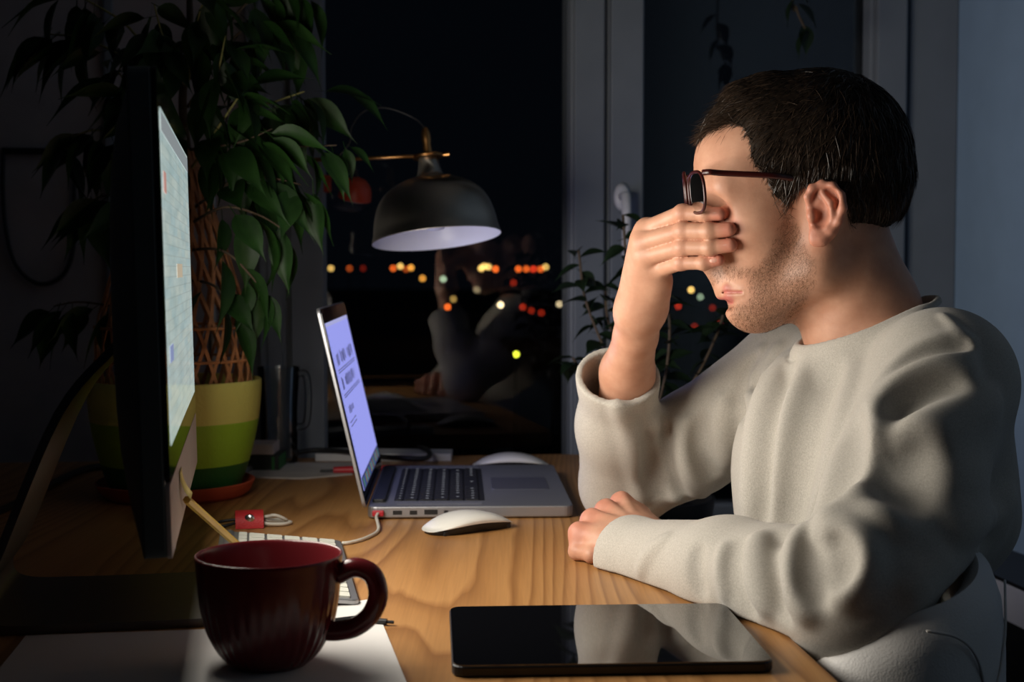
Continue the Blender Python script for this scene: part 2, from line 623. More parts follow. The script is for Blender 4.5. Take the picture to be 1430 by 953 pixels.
def screen_mat():
    m, nt, b = _new('monitor_picture')
    b.inputs['Base Color'].default_value = (0.01, 0.01, 0.01, 1)
    b.inputs['Roughness'].default_value = 0.12
    v = coords(nt, (1, 1, 1), 'UV')
    bk = nt.nodes.new('ShaderNodeTexBrick')
    bk.inputs['Scale'].default_value = 9
    bk.inputs['Brick Width'].default_value = 1.3
    bk.inputs['Row Height'].default_value = 0.30
    bk.inputs['Mortar Size'].default_value = 0.015
    bk.inputs['Color1'].default_value = (0.62, 0.70, 0.66, 1)
    bk.inputs['Color2'].default_value = (0.50, 0.64, 0.66, 1)
    bk.inputs['Mortar'].default_value = (0.46, 0.54, 0.53, 1)
    lk(nt, v, bk.inputs['Vector'])
    n = noise(nt, coords(nt, (2, 6, 1), 'UV'), 3, 4)
    c = mixc(nt, 0.8, bk.outputs['Color'], ramp(nt, n, [(0.3, (0.65, 0.72, 0.72)), (0.7, (1.0, 1.0, 0.96))]), 'MULTIPLY')
    lk(nt, c, b.inputs['Emission Color'])
    b.inputs['Emission Strength'].default_value = 0.72
    return m


M['mon_screen'] = screen_mat()
SA0, SA1, SH0, SH1 = 0.0255, 0.5025, 0.078, 0.325
sc_o = obj('screen', MB().add([mon(SA0, SH0, 0.0006), mon(SA1, SH0, 0.0006), mon(SA1, SH1, 0.0006), mon(SA0, SH1, 0.0006)], [(0, 1, 2, 3)]), 'mon_screen', monitor)
uvl = sc_o.data.uv_layers.new(name='UVMap')
for i, uv in enumerate([(0, 0), (1, 0), (1, 1), (0, 1)]):
    uvl.data[i].uv = uv


def screen_block(a0, a1, h0, h1, col, s):
    key = 'pic_%g_%g' % (a0, h0)
    M[key] = emis(key, col, s)
    obj('picture_block', MB().add([mon(a0, h0, 0.0009), mon(a1, h0, 0.0009), mon(a1, h1, 0.0009), mon(a0, h1, 0.0009)], [(0, 1, 2, 3)]), key, sc_o)


screen_block(0.04, 0.075, 0.264, 0.280, (0.75, 0.38, 0.32), 0.6)
screen_block(0.05, 0.10, 0.137, 0.150, (0.35, 0.42, 0.72), 0.6)
screen_block(0.027, 0.50, 0.308, 0.322, (0.45, 0.50, 0.52), 0.5)
screen_block(0.20, 0.30, 0.20, 0.212, (0.75, 0.62, 0.45), 0.6)
# light of the panel: an area light lying on the screen
la = bpy.data.lights.new('monitor_panel_light', 'AREA')
la.shape = 'RECTANGLE'
la.size, la.size_y = SA1 - SA0, SH1 - SH0
la.energy = SCREEN_LIGHT
la.color = (1.0, 0.93, 0.82)
la.spread = math.radians(180)
lo = bpy.data.objects.new('monitor_panel_light', la)
COL.objects.link(lo)
Rm = Matrix((tuple(me_), tuple(mup), tuple(mn))).transposed().to_4x4()
lo.matrix_world = Matrix.Translation(Vector(mon((SA0 + SA1) / 2, (SH0 + SH1) / 2, 0.002))) @ Rm
# foot: a bent metal strip from the back of the shell down to the desk
pc = [mon(MW / 2, 0.17, -0.05)]
hinge = np.array(mon(MW / 2, 0.15, -0.045))
fx = -mn0
base0 = mc - mn0 * 0.0
base0[2] = DESK + 0.004
prof = [hinge, hinge + fx * 0.05 + np.array([0, 0, -0.06]), base0 + fx * 0.150 + np.array([0, 0, 0.055]), base0 + fx * 0.168 + np.array([0, 0, 0.022]),
        base0 + fx * 0.155 + np.array([0, 0, 0.003]), base0 + fx * 0.10, base0 + fx * 0.0, base0 - fx * 0.03]
prof = spline(prof, 6)
hw = 0.095
vs, fs = [], []
for i, p in enumerate(prof):
    t = prof[min(i + 1, len(prof) - 1)] - prof[max(i - 1, 0)]
    nn = np.cross(t, me_)
    nn /= np.linalg.norm(nn)
    for sgn, off in ((-1, -0.0035), (1, -0.0035), (1, 0.0035), (-1, 0.0035)):
        q = p + me_ * hw * sgn + nn * off
        q[2] = max(q[2], DESK + 0.0003)
        vs.append(q)
for i in range(len(prof) - 1):
    for k in range(4):
        fs.append((i * 4 + k, i * 4 + (k + 1) % 4, i * 4 + 4 + (k + 1) % 4, i * 4 + 4 + k))
fs += [(3, 2, 1, 0), tuple(len(vs) - 4 + k for k in range(4))]
obj('foot', MB().add(vs, fs), 'foot_alu_dim', monitor, smooth=True, angle=40)

# ------------------------------------------------------------------ laptop
lp0 = PZ(513, 726)
lang = math.radians(2.2)
l1 = np.array([math.cos(lang), math.sin(lang), 0])      # hinge -> user
l2 = np.array([-math.sin(lang), math.cos(lang), 0])     # near -> far side
LD, LW, LT = 0.247, 0.359, 0.0155
laptop = thing('laptop', 'open silver laptop with lit lavender screen on the desk', 'laptop', lp0)


def lap(a, b, z):
    return tuple(lp0 + l1 * a + l2 * b + np.array([0, 0, z]))


obj('base', MB().prism(rrect(0, 0, LD, LW, 0.011), 0.0016, LT, lap), 'alu', laptop, bevel=0.0018, seg=3)
for a, b in ((0.02, 0.02), (0.227, 0.02), (0.02, 0.339), (0.227, 0.339)):
    obj('rubber_foot', MB().lathe([(0.007, 0.0002), (0.007, 0.0020)], 12, lambda x, y, z, a=a, b=b: lap(a + x, b + y, z)), 'black', laptop)
obj('hinge_cover', MB().prism(rrect(0.004, 0.03, 0.020, LW - 0.03, 0.004), LT - 0.001, LT + 0.004, lap), 'black', laptop, bevel=0.001)
obj('key_well', MB().prism(rrect(0.030, 0.040, 0.141, 0.319, 0.004), LT, LT + 0.0003, lap), 'key_black', laptop)
obj('trackpad', MB().prism(rrect(0.152, 0.127, 0.226, 0.232, 0.004), LT, LT + 0.0004, lap), pm('trackpad_glass', (0.22, 0.22, 0.26), 0.3, 0.6, var=0.02), laptop, bevel=0.0002)
for sgn in (0.012, LW - 0.028):
    obj('speaker_grille', MB().prism(rrect(0.034, sgn, 0.138, sgn + 0.016, 0.002), LT, LT + 0.0002, lap), pm('grille', (0.22, 0.22, 0.23), 0.6, 0.6), laptop)
# keys: a key mesh per width, shared
key_cache = {}


def key_src(wd, dp, mat, glyph, hh):
    mb = MB()
    mb.prism(rrect(-dp / 2, -wd / 2, dp / 2, wd / 2, 0.0015, 2), 0, hh)
    nb = len(mb.f)
    if glyph:
        mb.box((-dp * 0.05, -0.0011, hh), (dp * 0.18, 0.0011, hh + 0.00015))
    me = link_mesh('key', mb.v, mb.f)
    me.materials.append(M[mat])
    if glyph:
        me.materials.append(M[glyph])
        for i, p in enumerate(me.polygons):
            p.material_index = 1 if i >= nb else 0
    return me


def put_key(parent, loc, rz, wd, dp, mat, glyph, hh, tilt=None):
    k = (round(wd, 4), round(dp, 4), mat)
    if k not in key_cache:
        key_cache[k] = key_src(wd, dp, mat, glyph, hh)
    o = bpy.data.objects.new('key', key_cache[k])
    COL.objects.link(o)
    o.parent = parent
    o.location = tuple(float(c) for c in loc)
    o.rotation_euler = (0, tilt or 0, rz)
    return o


def key_rows(put, b0, b1, pitch_rows):
    rows = [[1] * 14, [1] * 13 + [1.5], [1.5] + [1] * 13, [1.8] + [1] * 11 + [1.7], [2.3] + [1] * 10 + [2.2], [1, 1, 1, 1.25, 5, 1.25, 1, 1, 1, 1]]
    for (a, dp), row in zip(pitch_rows, rows):
        tot = sum(row)
        b = b0
        for w in row:
            wd = w / tot * (b1 - b0)
            put(a, b + wd / 2, wd - 0.0028, dp)
            b += wd


pr = [(0.036, 0.0085)] + [(0.036 + 0.0145 + 0.0188 * i, 0.0158) for i in range(5)]
key_rows(lambda a, b, w, d: put_key(laptop, np.array(lap(a, LW - b, LT + 0.0003)) - lp0, lang, w, d, 'key_black', 'key_glyph', 0.0012), 0.042, 0.317, pr)
# side ports and power plug
for a, wd, hh in ((0.036, 0.011, 0.005), (0.055, 0.009, 0.005), (0.076, 0.016, 0.006), (0.094, 0.005, 0.005)):
    obj('port', MB().box((a - wd / 2, -0.0002, 0.0055), (a + wd / 2, 0.003, 0.0055 + hh), lap), 'black', laptop)
lt_ = math.radians(12.8)
lh = np.array(lap(-0.001, 0, LT - 0.002))


def lid(b, h, t):
    """b across, h up the lid, t towards the user"""
    return tuple(lh + l2 * b + (np.array([0, 0, 1.0]) * math.cos(lt_) - l1 * math.sin(lt_)) * h + (l1 * math.cos(lt_) + np.array([0, 0, 1.0]) * math.sin(lt_)) * t)


lidshell = obj('lid', MB().prism(rrect(0, 0, LW, 0.2455, 0.009), -0.0045, 0.0, lid), 'alu', laptop, bevel=0.001)
obj('lid_glass', MB().prism(rrect(0.0015, 0.003, LW - 0.0015, 0.2440, 0.008), 0.0, 0.0007, lid), 'black_gloss', laptop)
M['lap_screen'] = emis('laptop_picture', (0.30, 0.32, 0.80), 1.05)
M['lap_ink'] = emis('laptop_ink', (0.008, 0.008, 0.05), 0.5)
M['lap_bar'] = emis('laptop_bar', (0.42, 0.43, 0.75), 0.9)
q = lambda b0, b1, h0, h1, t: [lid(b0, h0, t), lid(b1, h0, t), lid(b1, h1, t), lid(b0, h1, t)]
LS = (0.014, LW - 0.014, 0.019, 0.226)
lsc = obj('screen', MB().add(q(LS[0], LS[1], LS[2], LS[3], 0.0010), [(0, 1, 2, 3)]), 'lap_screen', laptop)
obj('menu_bar', MB().add(q(LS[0], LS[1], LS[3] - 0.005, LS[3], 0.0012), [(0, 1, 2, 3)]), 'lap_bar', lsc)
r2 = random.Random(3)
ink = MB()
# two bold rows of strokes, a short row, small text lines, ruler ticks, dock icons
for row, (h0, h1, n0, n1) in enumerate(((0.170, 0.188, 0.05, 0.30), (0.140, 0.157, 0.05, 0.26), (0.108, 0.120, 0.06, 0.13))):
    b = n0
    while b < n1:
        wd = r2.choice([0.005, 0.008, 0.004])
        if r2.random() < 0.85:
            k = r2.uniform(0, 0.25) * (h1 - h0)
            ink.add(q(b, b + wd, h0 + k, h1 - r2.uniform(0, 0.2) * (h1 - h0), 0.0013), [(0, 1, 2, 3)])
        b += wd + r2.choice([0.0025, 0.004, 0.008])
for h in (0.165, 0.162, 0.134, 0.131, 0.100, 0.095):
    b = 0.04
    e = 0.30 if h > 0.12 else 0.13
    while b < e:
        wd = r2.uniform(0.006, 0.016)
        ink.add(q(b, b + wd, h, h + 0.0014, 0.0013), [(0, 1, 2, 3)])
        b += wd + 0.003
for i in range(26):
    ink.add(q(0.018, 0.022, 0.03 + i * 0.0072, 0.031 + i * 0.0072, 0.0013), [(0, 1, 2, 3)])
io = obj('screen_text', ink, 'lap_ink', lsc)
cols = [(0.1, 0.3, 0.2), (0.05, 0.1, 0.4), (0.3, 0.25, 0.1), (0.1, 0.35, 0.4), (0.3, 0.1, 0.1)]
for i, c in enumerate(cols):
    M['dock%d' % i] = emis('dock_icon_%d' % i, c, 0.6)
obj('dock', MB().add(q(LS[0], LS[1], LS[2], LS[2] + 0.016, 0.0012), [(0, 1, 2, 3)]), emis('dock_bar', (0.06, 0.07, 0.2), 0.7), lsc)
for i in range(16):
    b = 0.03 + i * 0.019
    obj('dock_icon', MB().add(q(b, b + 0.013, LS[2] + 0.002, LS[2] + 0.013, 0.0014), [(0, 1, 2, 3)]), 'dock%d' % (i % 5), lsc)
la2 = bpy.data.lights.new('laptop_panel_light', 'AREA')
la2.shape = 'RECTANGLE'
la2.size, la2.size_y = LS[1] - LS[0], LS[3] - LS[2]
la2.energy = LAPTOP_LIGHT
la2.color = (0.55, 0.58, 1.0)
la2.spread = math.radians(150)
lo2 = bpy.data.objects.new('laptop_panel_light', la2)
COL.objects.link(lo2)
zc = np.array(lid(0, 0, 1.0)) - np.array(lid(0, 0, 0))
yc = np.array(lid(0, 1.0, 0)) - np.array(lid(0, 0, 0))
lo2.matrix_world = Matrix.Translation(Vector(lid((LS[0] + LS[1]) / 2, (LS[2] + LS[3]) / 2, 0.003))) @ Matrix((tuple(np.cross(yc, zc)), tuple(yc), tuple(zc))).transposed().to_4x4()
lo2.matrix_world = lo2.matrix_world @ Matrix.Rotation(math.pi, 4, 'Y')
# area lights shine along their -Z, so turn both panels to face outwards
lo.matrix_world = lo.matrix_world @ Matrix.Rotation(math.pi, 4, 'Y')

# ------------------------------------------------------------------ white power cable of the laptop
cable = thing('charging_cable', 'white charging cable with red plug in the laptop side', 'cable', PZ(500, 757))
pl = np.array(lap(0.012, -0.001, 0.008))
obj('plug', MB().box((0.006, -0.007, 0.0045), (0.020, -0.0004, 0.0115), lap), 'red_pl', cable, bevel=0.0015)
cp = [np.array(lap(0.013, -0.006, 0.008)), np.array(lap(0.012, -0.02, 0.006)), PZ(528, 741, DESK + .0022), PZ(510, 752, DESK + .0022), PZ(489, 758, DESK + .0022), PZ(478, 759, DESK + .0025)]
obj('cord', MB().tube(spline(cp, 8), 0.0020, 8), 'cable_white', cable, smooth=True)

# ------------------------------------------------------------------ mice


def mouse(name, label, c, ang):
    o = thing(name, label, 'mouse', c, ang, 'white computer mice beside the laptop')
    L, Wd = 0.0568, 0.0285
    n, m = 40, 9
    up, lw_ = [], []
    for j in range(m + 1):
        r = j / m
        ring_u, ring_l = [], []
        for k in range(n):
            th = 2 * math.pi * k / n
            cx, sx = math.cos(th), math.sin(th)
            ex = 2 / 2.6
            x = L * r * math.copysign(abs(cx) ** ex, cx)
            y = Wd * r * math.copysign(abs(sx) ** ex, sx)
            arch = 1 - (x / L) ** 2
            zt = 0.0065 + 0.0150 * arch - 0.0030 * (y / Wd) ** 2 - 0.0030 * r ** 6
            zl = 0.0048 + 0.0068 * arch - 0.0005 * r
            ring_u.append((x, y, zt))
            ring_l.append((x, y, zl))
        up.append(ring_u)
        lw_.append(ring_l)
    rim = [(x * 1.0, y * 1.0, z) for (x, y, z) in lw_[-1]]
    rings = up + [[(x * 1.012, y * 1.012, (zu + zl) / 2) for (x, y, zu), (_, _, zl) in zip(up[-1], rim)], rim]
    mb = MB()
    vs = [p for r_ in rings for p in r_]
    fs = [(j * n + k, j * n + (k + 1) % n, (j + 1) * n + (k + 1) % n, (j + 1) * n + k) for j in range(len(rings) - 1) for k in range(n)]
    fs = [tuple(reversed(f)) for f in fs]
    obj('shell', mb.add(vs, fs), 'white_pl', o, smooth=True, world=False)
    mb = MB()
    rings = [[(x * 0.97, y * 0.95, z - 0.0004) for (x, y, z) in lw_[-1]], [(x * 0.96, y * 0.93, max(0.0006, z - 0.0075)) for (x, y, z) in lw_[-1]], [(0, 0, 0.0005)] * n]
    vs = [p for r_ in rings for p in r_]
    fs = [(j * n + k, j * n + (k + 1) % n, (j + 1) * n + (k + 1) % n, (j + 1) * n + k) for j in range(2) for k in range(n)]
    obj('underside', mb.add(vs, fs), 'black', o, smooth=True, world=False)
    for s in (-1, 1):
        obj('glide_rail', MB().box((-0.046, s * 0.019 - 0.002, 0.0), (0.046, s * 0.019 + 0.002, 0.0048)), 'black', o, world=False, bevel=0.0008)
    return o


c = (PZ(590, 748) + PZ(714, 732)) / 2
d = PZ(714, 730) - PZ(590, 746)
mouse('computer_mouse', 'white wireless mouse in front of the laptop ports', c, math.atan2(d[1], d[0]))
c = (PZ(660, 655) + PZ(766, 655)) / 2
mouse('computer_mouse', 'white wireless mouse lying behind the laptop', c + np.array([0, 0.02, 0]), 0.05)

# ------------------------------------------------------------------ tablet
t00, t10, t11 = PZ(631, 948), PZ(1083, 941), PZ(986, 855)
tx = t10 - t00
tang = math.atan2(tx[1], tx[0])
tab = thing('tablet', 'black tablet with dark glossy screen lying on the desk', 'tablet', t00, tang)
TW, TH = float(np.linalg.norm(tx)), 0.186
obj('body', MB().prism(rrect(0, 0, TW, TH, 0.011), 0.0004, 0.0085), pm('tablet_edge', (0.03, 0.03, 0.032), 0.35, 0.6), tab, world=False, bevel=0.0016, seg=3)
obj('screen', MB().prism(rrect(0.0012, 0.0012, TW - 0.0012, TH - 0.0012, 0.010), 0.0085, 0.0092), 'tablet_glass', tab, world=False)

# ------------------------------------------------------------------ mug
mug0 = PZ(377, 927, DESK + 0.001)
mug = thing('mug', 'dark red ribbed mug with round handle on the white paper', 'mug', mug0 + np.array([0, 0, 0.0008]))
prof = [(0.001, 0.0005), (0.025, 0.0), (0.0300, 0.001), (0.0385, 0.010), (0.0468, 0.026), (0.0512, 0.044), (0.0533, 0.060), (0.0545, 0.076), (0.0552, 0.0820), (0.0545, 0.0835),
        (0.0530, 0.0820), (0.0520, 0.075), (0.0505, 0.062), (0.0480, 0.045), (0.0435, 0.029), (0.035, 0.014), (0.001, 0.006)]
pp = spline([(a, b, 0) for a, b in prof], 3)
prof = [(p[0], p[1]) for p in pp]


def rib(th, z):
    a = max(0.0, min(1.0, (0.062 - z) / 0.03)) * max(0, min(1, z / 0.01))
    return 1 + 0.012 * a * math.cos(th * 36)


obj('cup', MB().lathe(prof, 180, rib=rib), 'mug', mug, smooth=True, world=False)
hp = spline([(0.0520, 0, 0.068), (0.066, 0, 0.074), (0.079, 0, 0.069), (0.0835, 0, 0.054), (0.078, 0, 0.039), (0.066, 0, 0.029), (0.052, 0, 0.0255), (0.0405, 0, 0.0255)], 7)
hd = obj('handle', MB().tube(hp, [0.0065] * len(hp), 14, flat=1.15), 'mug', mug, smooth=True, world=False)
mug.rotation_euler = (0, 0, math.radians(-6))

# ------------------------------------------------------------------ papers
pa = [PZ(36, 890), PZ(290, 881), PZ(520, 838), PZ(590, 1010), PZ(-60, 1010)]
sheet = obj('paper_sheet', MB().prism([(p[0], p[1]) for p in pa], DESK + 0.0004, DESK + 0.0012), 'paper')
tag(sheet, 'large white sheet of paper under the red mug', 'paper')
pa = [PZ(345, 668), PZ(420, 670), PZ(492, 664), PZ(500, 648), PZ(395, 648), PZ(338, 655)]
tag(obj('crumpled_paper', MB().prism([(p[0], p[1]) for p in pa], DESK + 0.0003, DESK + 0.0022), 'paper_old'), 'crumpled grey paper under the red cable by the plant pot', 'paper')
pa = [PZ(440, 645), PZ(630, 645), PZ(632, 638), PZ(448, 636)]
ad = obj('notepad', MB().prism([(p[0], p[1]) for p in pa], DESK + 0.0003, DESK + 0.012), 'adapter', bevel=0.001)
tag(ad, 'pale flat notepad at the back of the desk behind the laptop', 'notepad')

# ------------------------------------------------------------------ white keyboard
k0 = PZ(476, 762)            # far right corner
k1 = PZ(503, 852)            # near right corner
kd = (k1 - k0)
klen = float(np.linalg.norm(kd))
ke = kd / klen               # far -> near
kw = np.array([ke[1], -ke[0], 0])   # towards the monitor (left)
if kw[0] > 0:
    kw = -kw
KD, KL = 0.128, 0.285
kb = thing('keyboard', 'white slim computer keyboard behind the red mug', 'keyboard', k0)


def kbd(a, b, z):
    """a from the monitor side towards the person, b from far to near"""
    return tuple(k0 + kw * (KD - a) + ke * b + np.array([0, 0, z + 0.015 * (1 - a / KD)]))


obj('tray', MB().prism(rrect(0, 0, KD, KL, 0.006), 0.0010, 0.0055, kbd), 'alu', kb, bevel=0.001)
obj('battery_bar', MB().tube([kbd(0.009, 0.002, -0.001), kbd(0.009, KL - 0.002, -0.001)], 0.0085, 14), 'alu', kb, smooth=True, angle=50)
rz = math.atan2(kw[1], kw[0]) + math.pi
pr = [(0.024, 0.0085)] + [(0.0385 + 0.0185 * i, 0.0158) for i in range(5)]
key_rows(lambda a, b, w, d: put_key(kb, np.array(kbd(a, KL - b, 0.0055)) - k0, rz, w, d, 'key_white', None, 0.0016, math.atan2(0.015, KD)), 0.005, KL - 0.005, pr)

# ------------------------------------------------------------------ red cable wrap with coiled white lead
cw = PZ(348, 735)
wrap = thing('cable_wrap', 'red leather cable wrap with metal snap around white cord', 'cable wrap', cw)
a0 = math.radians(12)


def wrl(x, y, z):
    return tuple(cw + np.array([x * math.cos(a0) - y * math.sin(a0), x * math.sin(a0) + y * math.cos(a0), z]))


arc = []
n = 12
for k in range(n + 1):
    th = math.pi * k / n
    arc.append((-0.021 * math.cos(th), 0.018 * math.sin(th) ** 0.7))
vs, fs = [], []
for k, (y, z) in enumerate(arc):
    for (x, s) in ((-0.016, 1.0), (0.016, 1.0), (0.016, 0.88), (-0.016, 0.88)):
        vs.append(wrl(x, y * s, z * s + 0.0006))
for k in range(n):
    for i in range(4):
        fs.append((k * 4 + i, k * 4 + (i + 1) % 4, k * 4 + 4 + (i + 1) % 4, k * 4 + 4 + i))
fs += [(3, 2, 1, 0), tuple(n * 4 + i for i in range(4))]
obj('strap', MB().add(vs, fs), 'red_leather', wrap, smooth=True, angle=50)
obj('snap', MB().sphere(wrl(0, -0.0172, 0.0115), (0.0062, 0.003, 0.0055), 16, 8), 'snap', wrap, smooth=True)
lead = [wrl(-0.012, 0, 0.008), wrl(0.018, 0.0, 0.010), wrl(0.030, -0.004, 0.012), wrl(0.042, 0.0, 0.006), wrl(0.040, 0.014, 0.004), wrl(0.028, 0.012, 0.004), wrl(0.016, 0.004, 0.006), wrl(-0.01, 0.004, 0.006)]
obj('cord_loop', MB().tube(spline(lead, 7), 0.0021, 8), 'cable_white', wrap, smooth=True)
lead = [wrl(0.012, -0.004, 0.006), wrl(0.020, -0.012, 0.004), wrl(0.038, -0.012, 0.003), wrl(0.048, -0.001, 0.003), wrl(0.040, 0.006, 0.0025), wrl(0.018, 0.002, 0.006)]
obj('cord_loop', MB().tube(spline(lead, 7), 0.0021, 8), 'cable_white', wrap, smooth=True)
lead = [wrl(-0.010, 0.002, 0.008), wrl(-0.03, 0.004, 0.006), wrl(-0.042, -0.004, 0.003), wrl(-0.030, -0.010, 0.0025), wrl(-0.012, -0.004, 0.006)]
obj('cord_loop', MB().tube(spline(lead, 7), 0.0018, 8), 'black_cable', wrap, smooth=True)

# pencil leaning on the monitor chin, note on the chin
tip = np.array([-0.252, 1.365, DESK + 0.0235])
topp = np.array(mon(0.155, 0.018, 0.0045))
dv = (topp - tip)
dv /= np.linalg.norm(dv)
pen = thing('pencil', 'yellow pencil leaning on the monitor chin', 'pencil', tip)
obj('shaft', MB().tube([tip + dv * 0.016, topp], 0.0034, 6), 'pencil', pen)
obj('tip', MB().tube([tip, tip + dv * 0.016], [0.0006, 0.0034], 6), 'bark', pen)
vs, fs = [], []
for i in range(7):
    t = i / 6
    for a in (0.13, 0.165):
        vs.append(mon(a, 0.044 - 0.022 * t, 0.0006 + 0.008 * t ** 2.2))
for i in range(6):
    fs.append((2 * i, 2 * i + 1, 2 * i + 3, 2 * i + 2))
nt_ = obj('sticky_note', MB().add(vs, fs), 'note', smooth=True)
sm = nt_.modifiers.new('thick', 'SOLIDIFY')
sm.thickness = 0.0003
tag(nt_, 'small yellow sticky note curling off the monitor chin', 'note')

# little black audio plug poking out from under the paper's edge
ap = PZ(540, 869, DESK + 0.003)
aj = thing('audio_plug', 'small black audio plug beside the edge of the paper', 'plug', ap)
obj('sleeve', MB().tube([ap + np.array([-0.012, 0.002, 0]), ap + np.array([0.0, 0, 0])], 0.0028, 10), 'black', aj, smooth=True, angle=40)
obj('pin', MB().tube([ap, ap + np.array([0.006, -0.001, 0])], 0.0014, 8), 'black', aj, smooth=True, angle=40)
obj('cord', MB().tube(spline([ap + np.array([-0.012, 0.002, 0]), ap + np.array([-0.03, 0.012, -0.001]), PZ(500, 862, DESK + .0025), PZ(450, 868, DESK + .0025)], 6), 0.0014, 8), 'black_cable', aj, smooth=True)

# ------------------------------------------------------------------ far left of the desk: boxes, glass, cables
bx0 = PZ(372, 659)
bxo = thing('small_box', 'black and green box beside the plant pot', 'box', bx0)
obj('body', MB().box((bx0[0] - 0.035, bx0[1], DESK + 0.0003), (bx0[0] + 0.018, bx0[1] + 0.07, DESK + 0.024)), 'box_green', bxo, bevel=0.001)
obj('side_label', MB().box((bx0[0] + 0.0182, bx0[1] + 0.002, DESK + 0.002), (bx0[0] + 0.0186, bx0[1] + 0.068, DESK + 0.022)), 'green', bxo)
obj('end_label', MB().box((bx0[0] + 0.008, bx0[1] - 0.0004, DESK + 0.002), (bx0[0] + 0.012, bx0[1] - 0.0001, DESK + 0.022)), 'green', bxo)
pad = obj('note_block', MB().box((bx0[0] - 0.034, bx0[1] + 0.002, DESK + 0.0245), (bx0[0] + 0.010, bx0[1] + 0.06, DESK + 0.040)), 'pink_pad', bevel=0.001)
tag(pad, 'pale pink note block on top of the black and green box', 'note block')

gl0 = np.array([P(389, 560, 2.19)[0], 2.19, DESK])
glass = thing('glass_tankard', 'clear empty glass tankard with handle behind the plant pot', 'glass', gl0 + np.array([0, 0, 0.0005]))
zt = P(389, 513, 2.19)[2] - DESK
prof = [(0.001, 0.0), (0.027, 0.0), (0.029, 0.004), (0.0285, 0.03), (0.0285, zt * 0.55), (0.0325, zt), (0.0305, zt), (0.0262, zt * 0.55), (0.0262, 0.012), (0.001, 0.011)]
obj('bowl', MB().lathe(prof, 40), 'clear', glass, smooth=True, angle=40, world=False)
hp = spline([(0.031, -0.004, zt * 0.93), (0.043, -0.006, zt * 0.92), (0.047, -0.007, zt * 0.7), (0.043, -0.006, zt * 0.42), (0.0285, -0.004, zt * 0.38)], 6)
obj('handle', MB().tube(hp, 0.0055, 10), 'clear', glass, smooth=True, world=False)

rp = PZ(478, 657, DESK + 0.006)
rc = thing('red_cable', 'red and black plug lead lying behind the laptop lid', 'cable', PZ(478, 657))
obj('plug', MB().tube([rp + np.array([-0.013, 0, 0]), rp + np.array([0.016, 0.004, 0])], [0.005, 0.0058], 12), 'red_pl', rc, smooth=True, angle=40)
for k in (-1, 1):
    obj('pin', MB().tube([rp + np.array([-0.013, k * 0.003, 0]), rp + np.array([-0.032, k * 0.004, -0.001])], 0.0012, 8), 'black', rc)
obj('cord', MB().tube(spline([rp + np.array([0.016, 0.004, 0]), PZ(520, 655, DESK + .004), PZ(548, 653, DESK + .004), PZ(575, 654, DESK + .004)], 6), 0.004, 8), 'red_pl', rc, smooth=True)
bc = [PZ(408, 634, DESK + .0145), PZ(440, 629, DESK + .0165), PZ(490, 632, DESK + .0165), PZ(530, 638, DESK + .0165), PZ(560, 640, DESK + .018), PZ(590, 641, DESK + .0165), PZ(600, 636, DESK + .0165), PZ(596, 628, DESK + .0165), PZ(585, 625, DESK + .012)]
tag(obj('power_cable', MB().tube(spline(bc, 8), 0.0040, 8), 'black_cable', smooth=True), 'thick black cable lying over the pale notepad', 'cable')
lc = [PZ(-20, 722, DESK + .005), PZ(30, 700, DESK + .005), PZ(80, 672, DESK + .006), PZ(120, 655, DESK + .006), PZ(165, 650, DESK + .006)]
tag(obj('desk_cable', MB().tube(spline(lc, 8), 0.005, 8), 'black_cable', smooth=True), 'thick black cable on the desk behind the monitor', 'cable')
# cable loop hanging on the wall with a bar
yb = 2.27
br = thing('wall_rail', 'dark rail on the wall with a hanging cable loop', 'rail', (P(50, 212, 2.3)[0], 2.31, P(50, 212, 2.3)[2]))


def WP(px, py, off=0.0):
    """point of a photo pixel's ray on the window wall, off metres inside it"""
    d = P(px, py, 1.0) - np.array([0, 0, CAMZ])
    cp_ = np.array([0, 0, CAMZ])
    t = (np.dot(WO - WN * off - cp_, WN)) / np.dot(d, WN)
    return cp_ + d * t


a, b = WP(4, 207, 0.0), WP(108, 217, 0.0)
sa, sb = float(np.dot(a - WO, WU)), float(np.dot(b - WO, WU))
obj('bar', wbox(MB(), sa, sb, -0.012, 0.0, b[2], a[2]), 'black', br, bevel=0.001)
lc = [WP(5, 212, .008), WP(4, 260, .008), WP(8, 320, .008), WP(22, 370, .008), WP(52, 396, .008), WP(84, 388, .008), WP(101, 355, .008), WP(104, 300, .008), WP(103, 214, .008)]
obj('cable_loop', MB().tube(spline(lc, 8), 0.0035, 8), 'black_cable', br, smooth=True)

# ------------------------------------------------------------------ desk lamp (brushed metal shade, brass joints)
LY = 2.0
rimc = P(610, 334, LY)
lb = P(296, 560, 2.10)
lamp = thing('desk_lamp', 'unlit brushed metal desk lamp with brass joints before the dark window', 'lamp', (lb[0], 2.10, DESK))
ta, tb = math.radians(6.3), math.radians(-8.0)
Rl = Matrix.Rotation(-ta, 3, 'Y') @ Matrix.Rotation(tb, 3, 'X')


def lm(x, y, z):
    v = Rl @ Vector((x, y, z))
    return (rimc[0] + v[0], rimc[1] + v[1], rimc[2] + v[2])


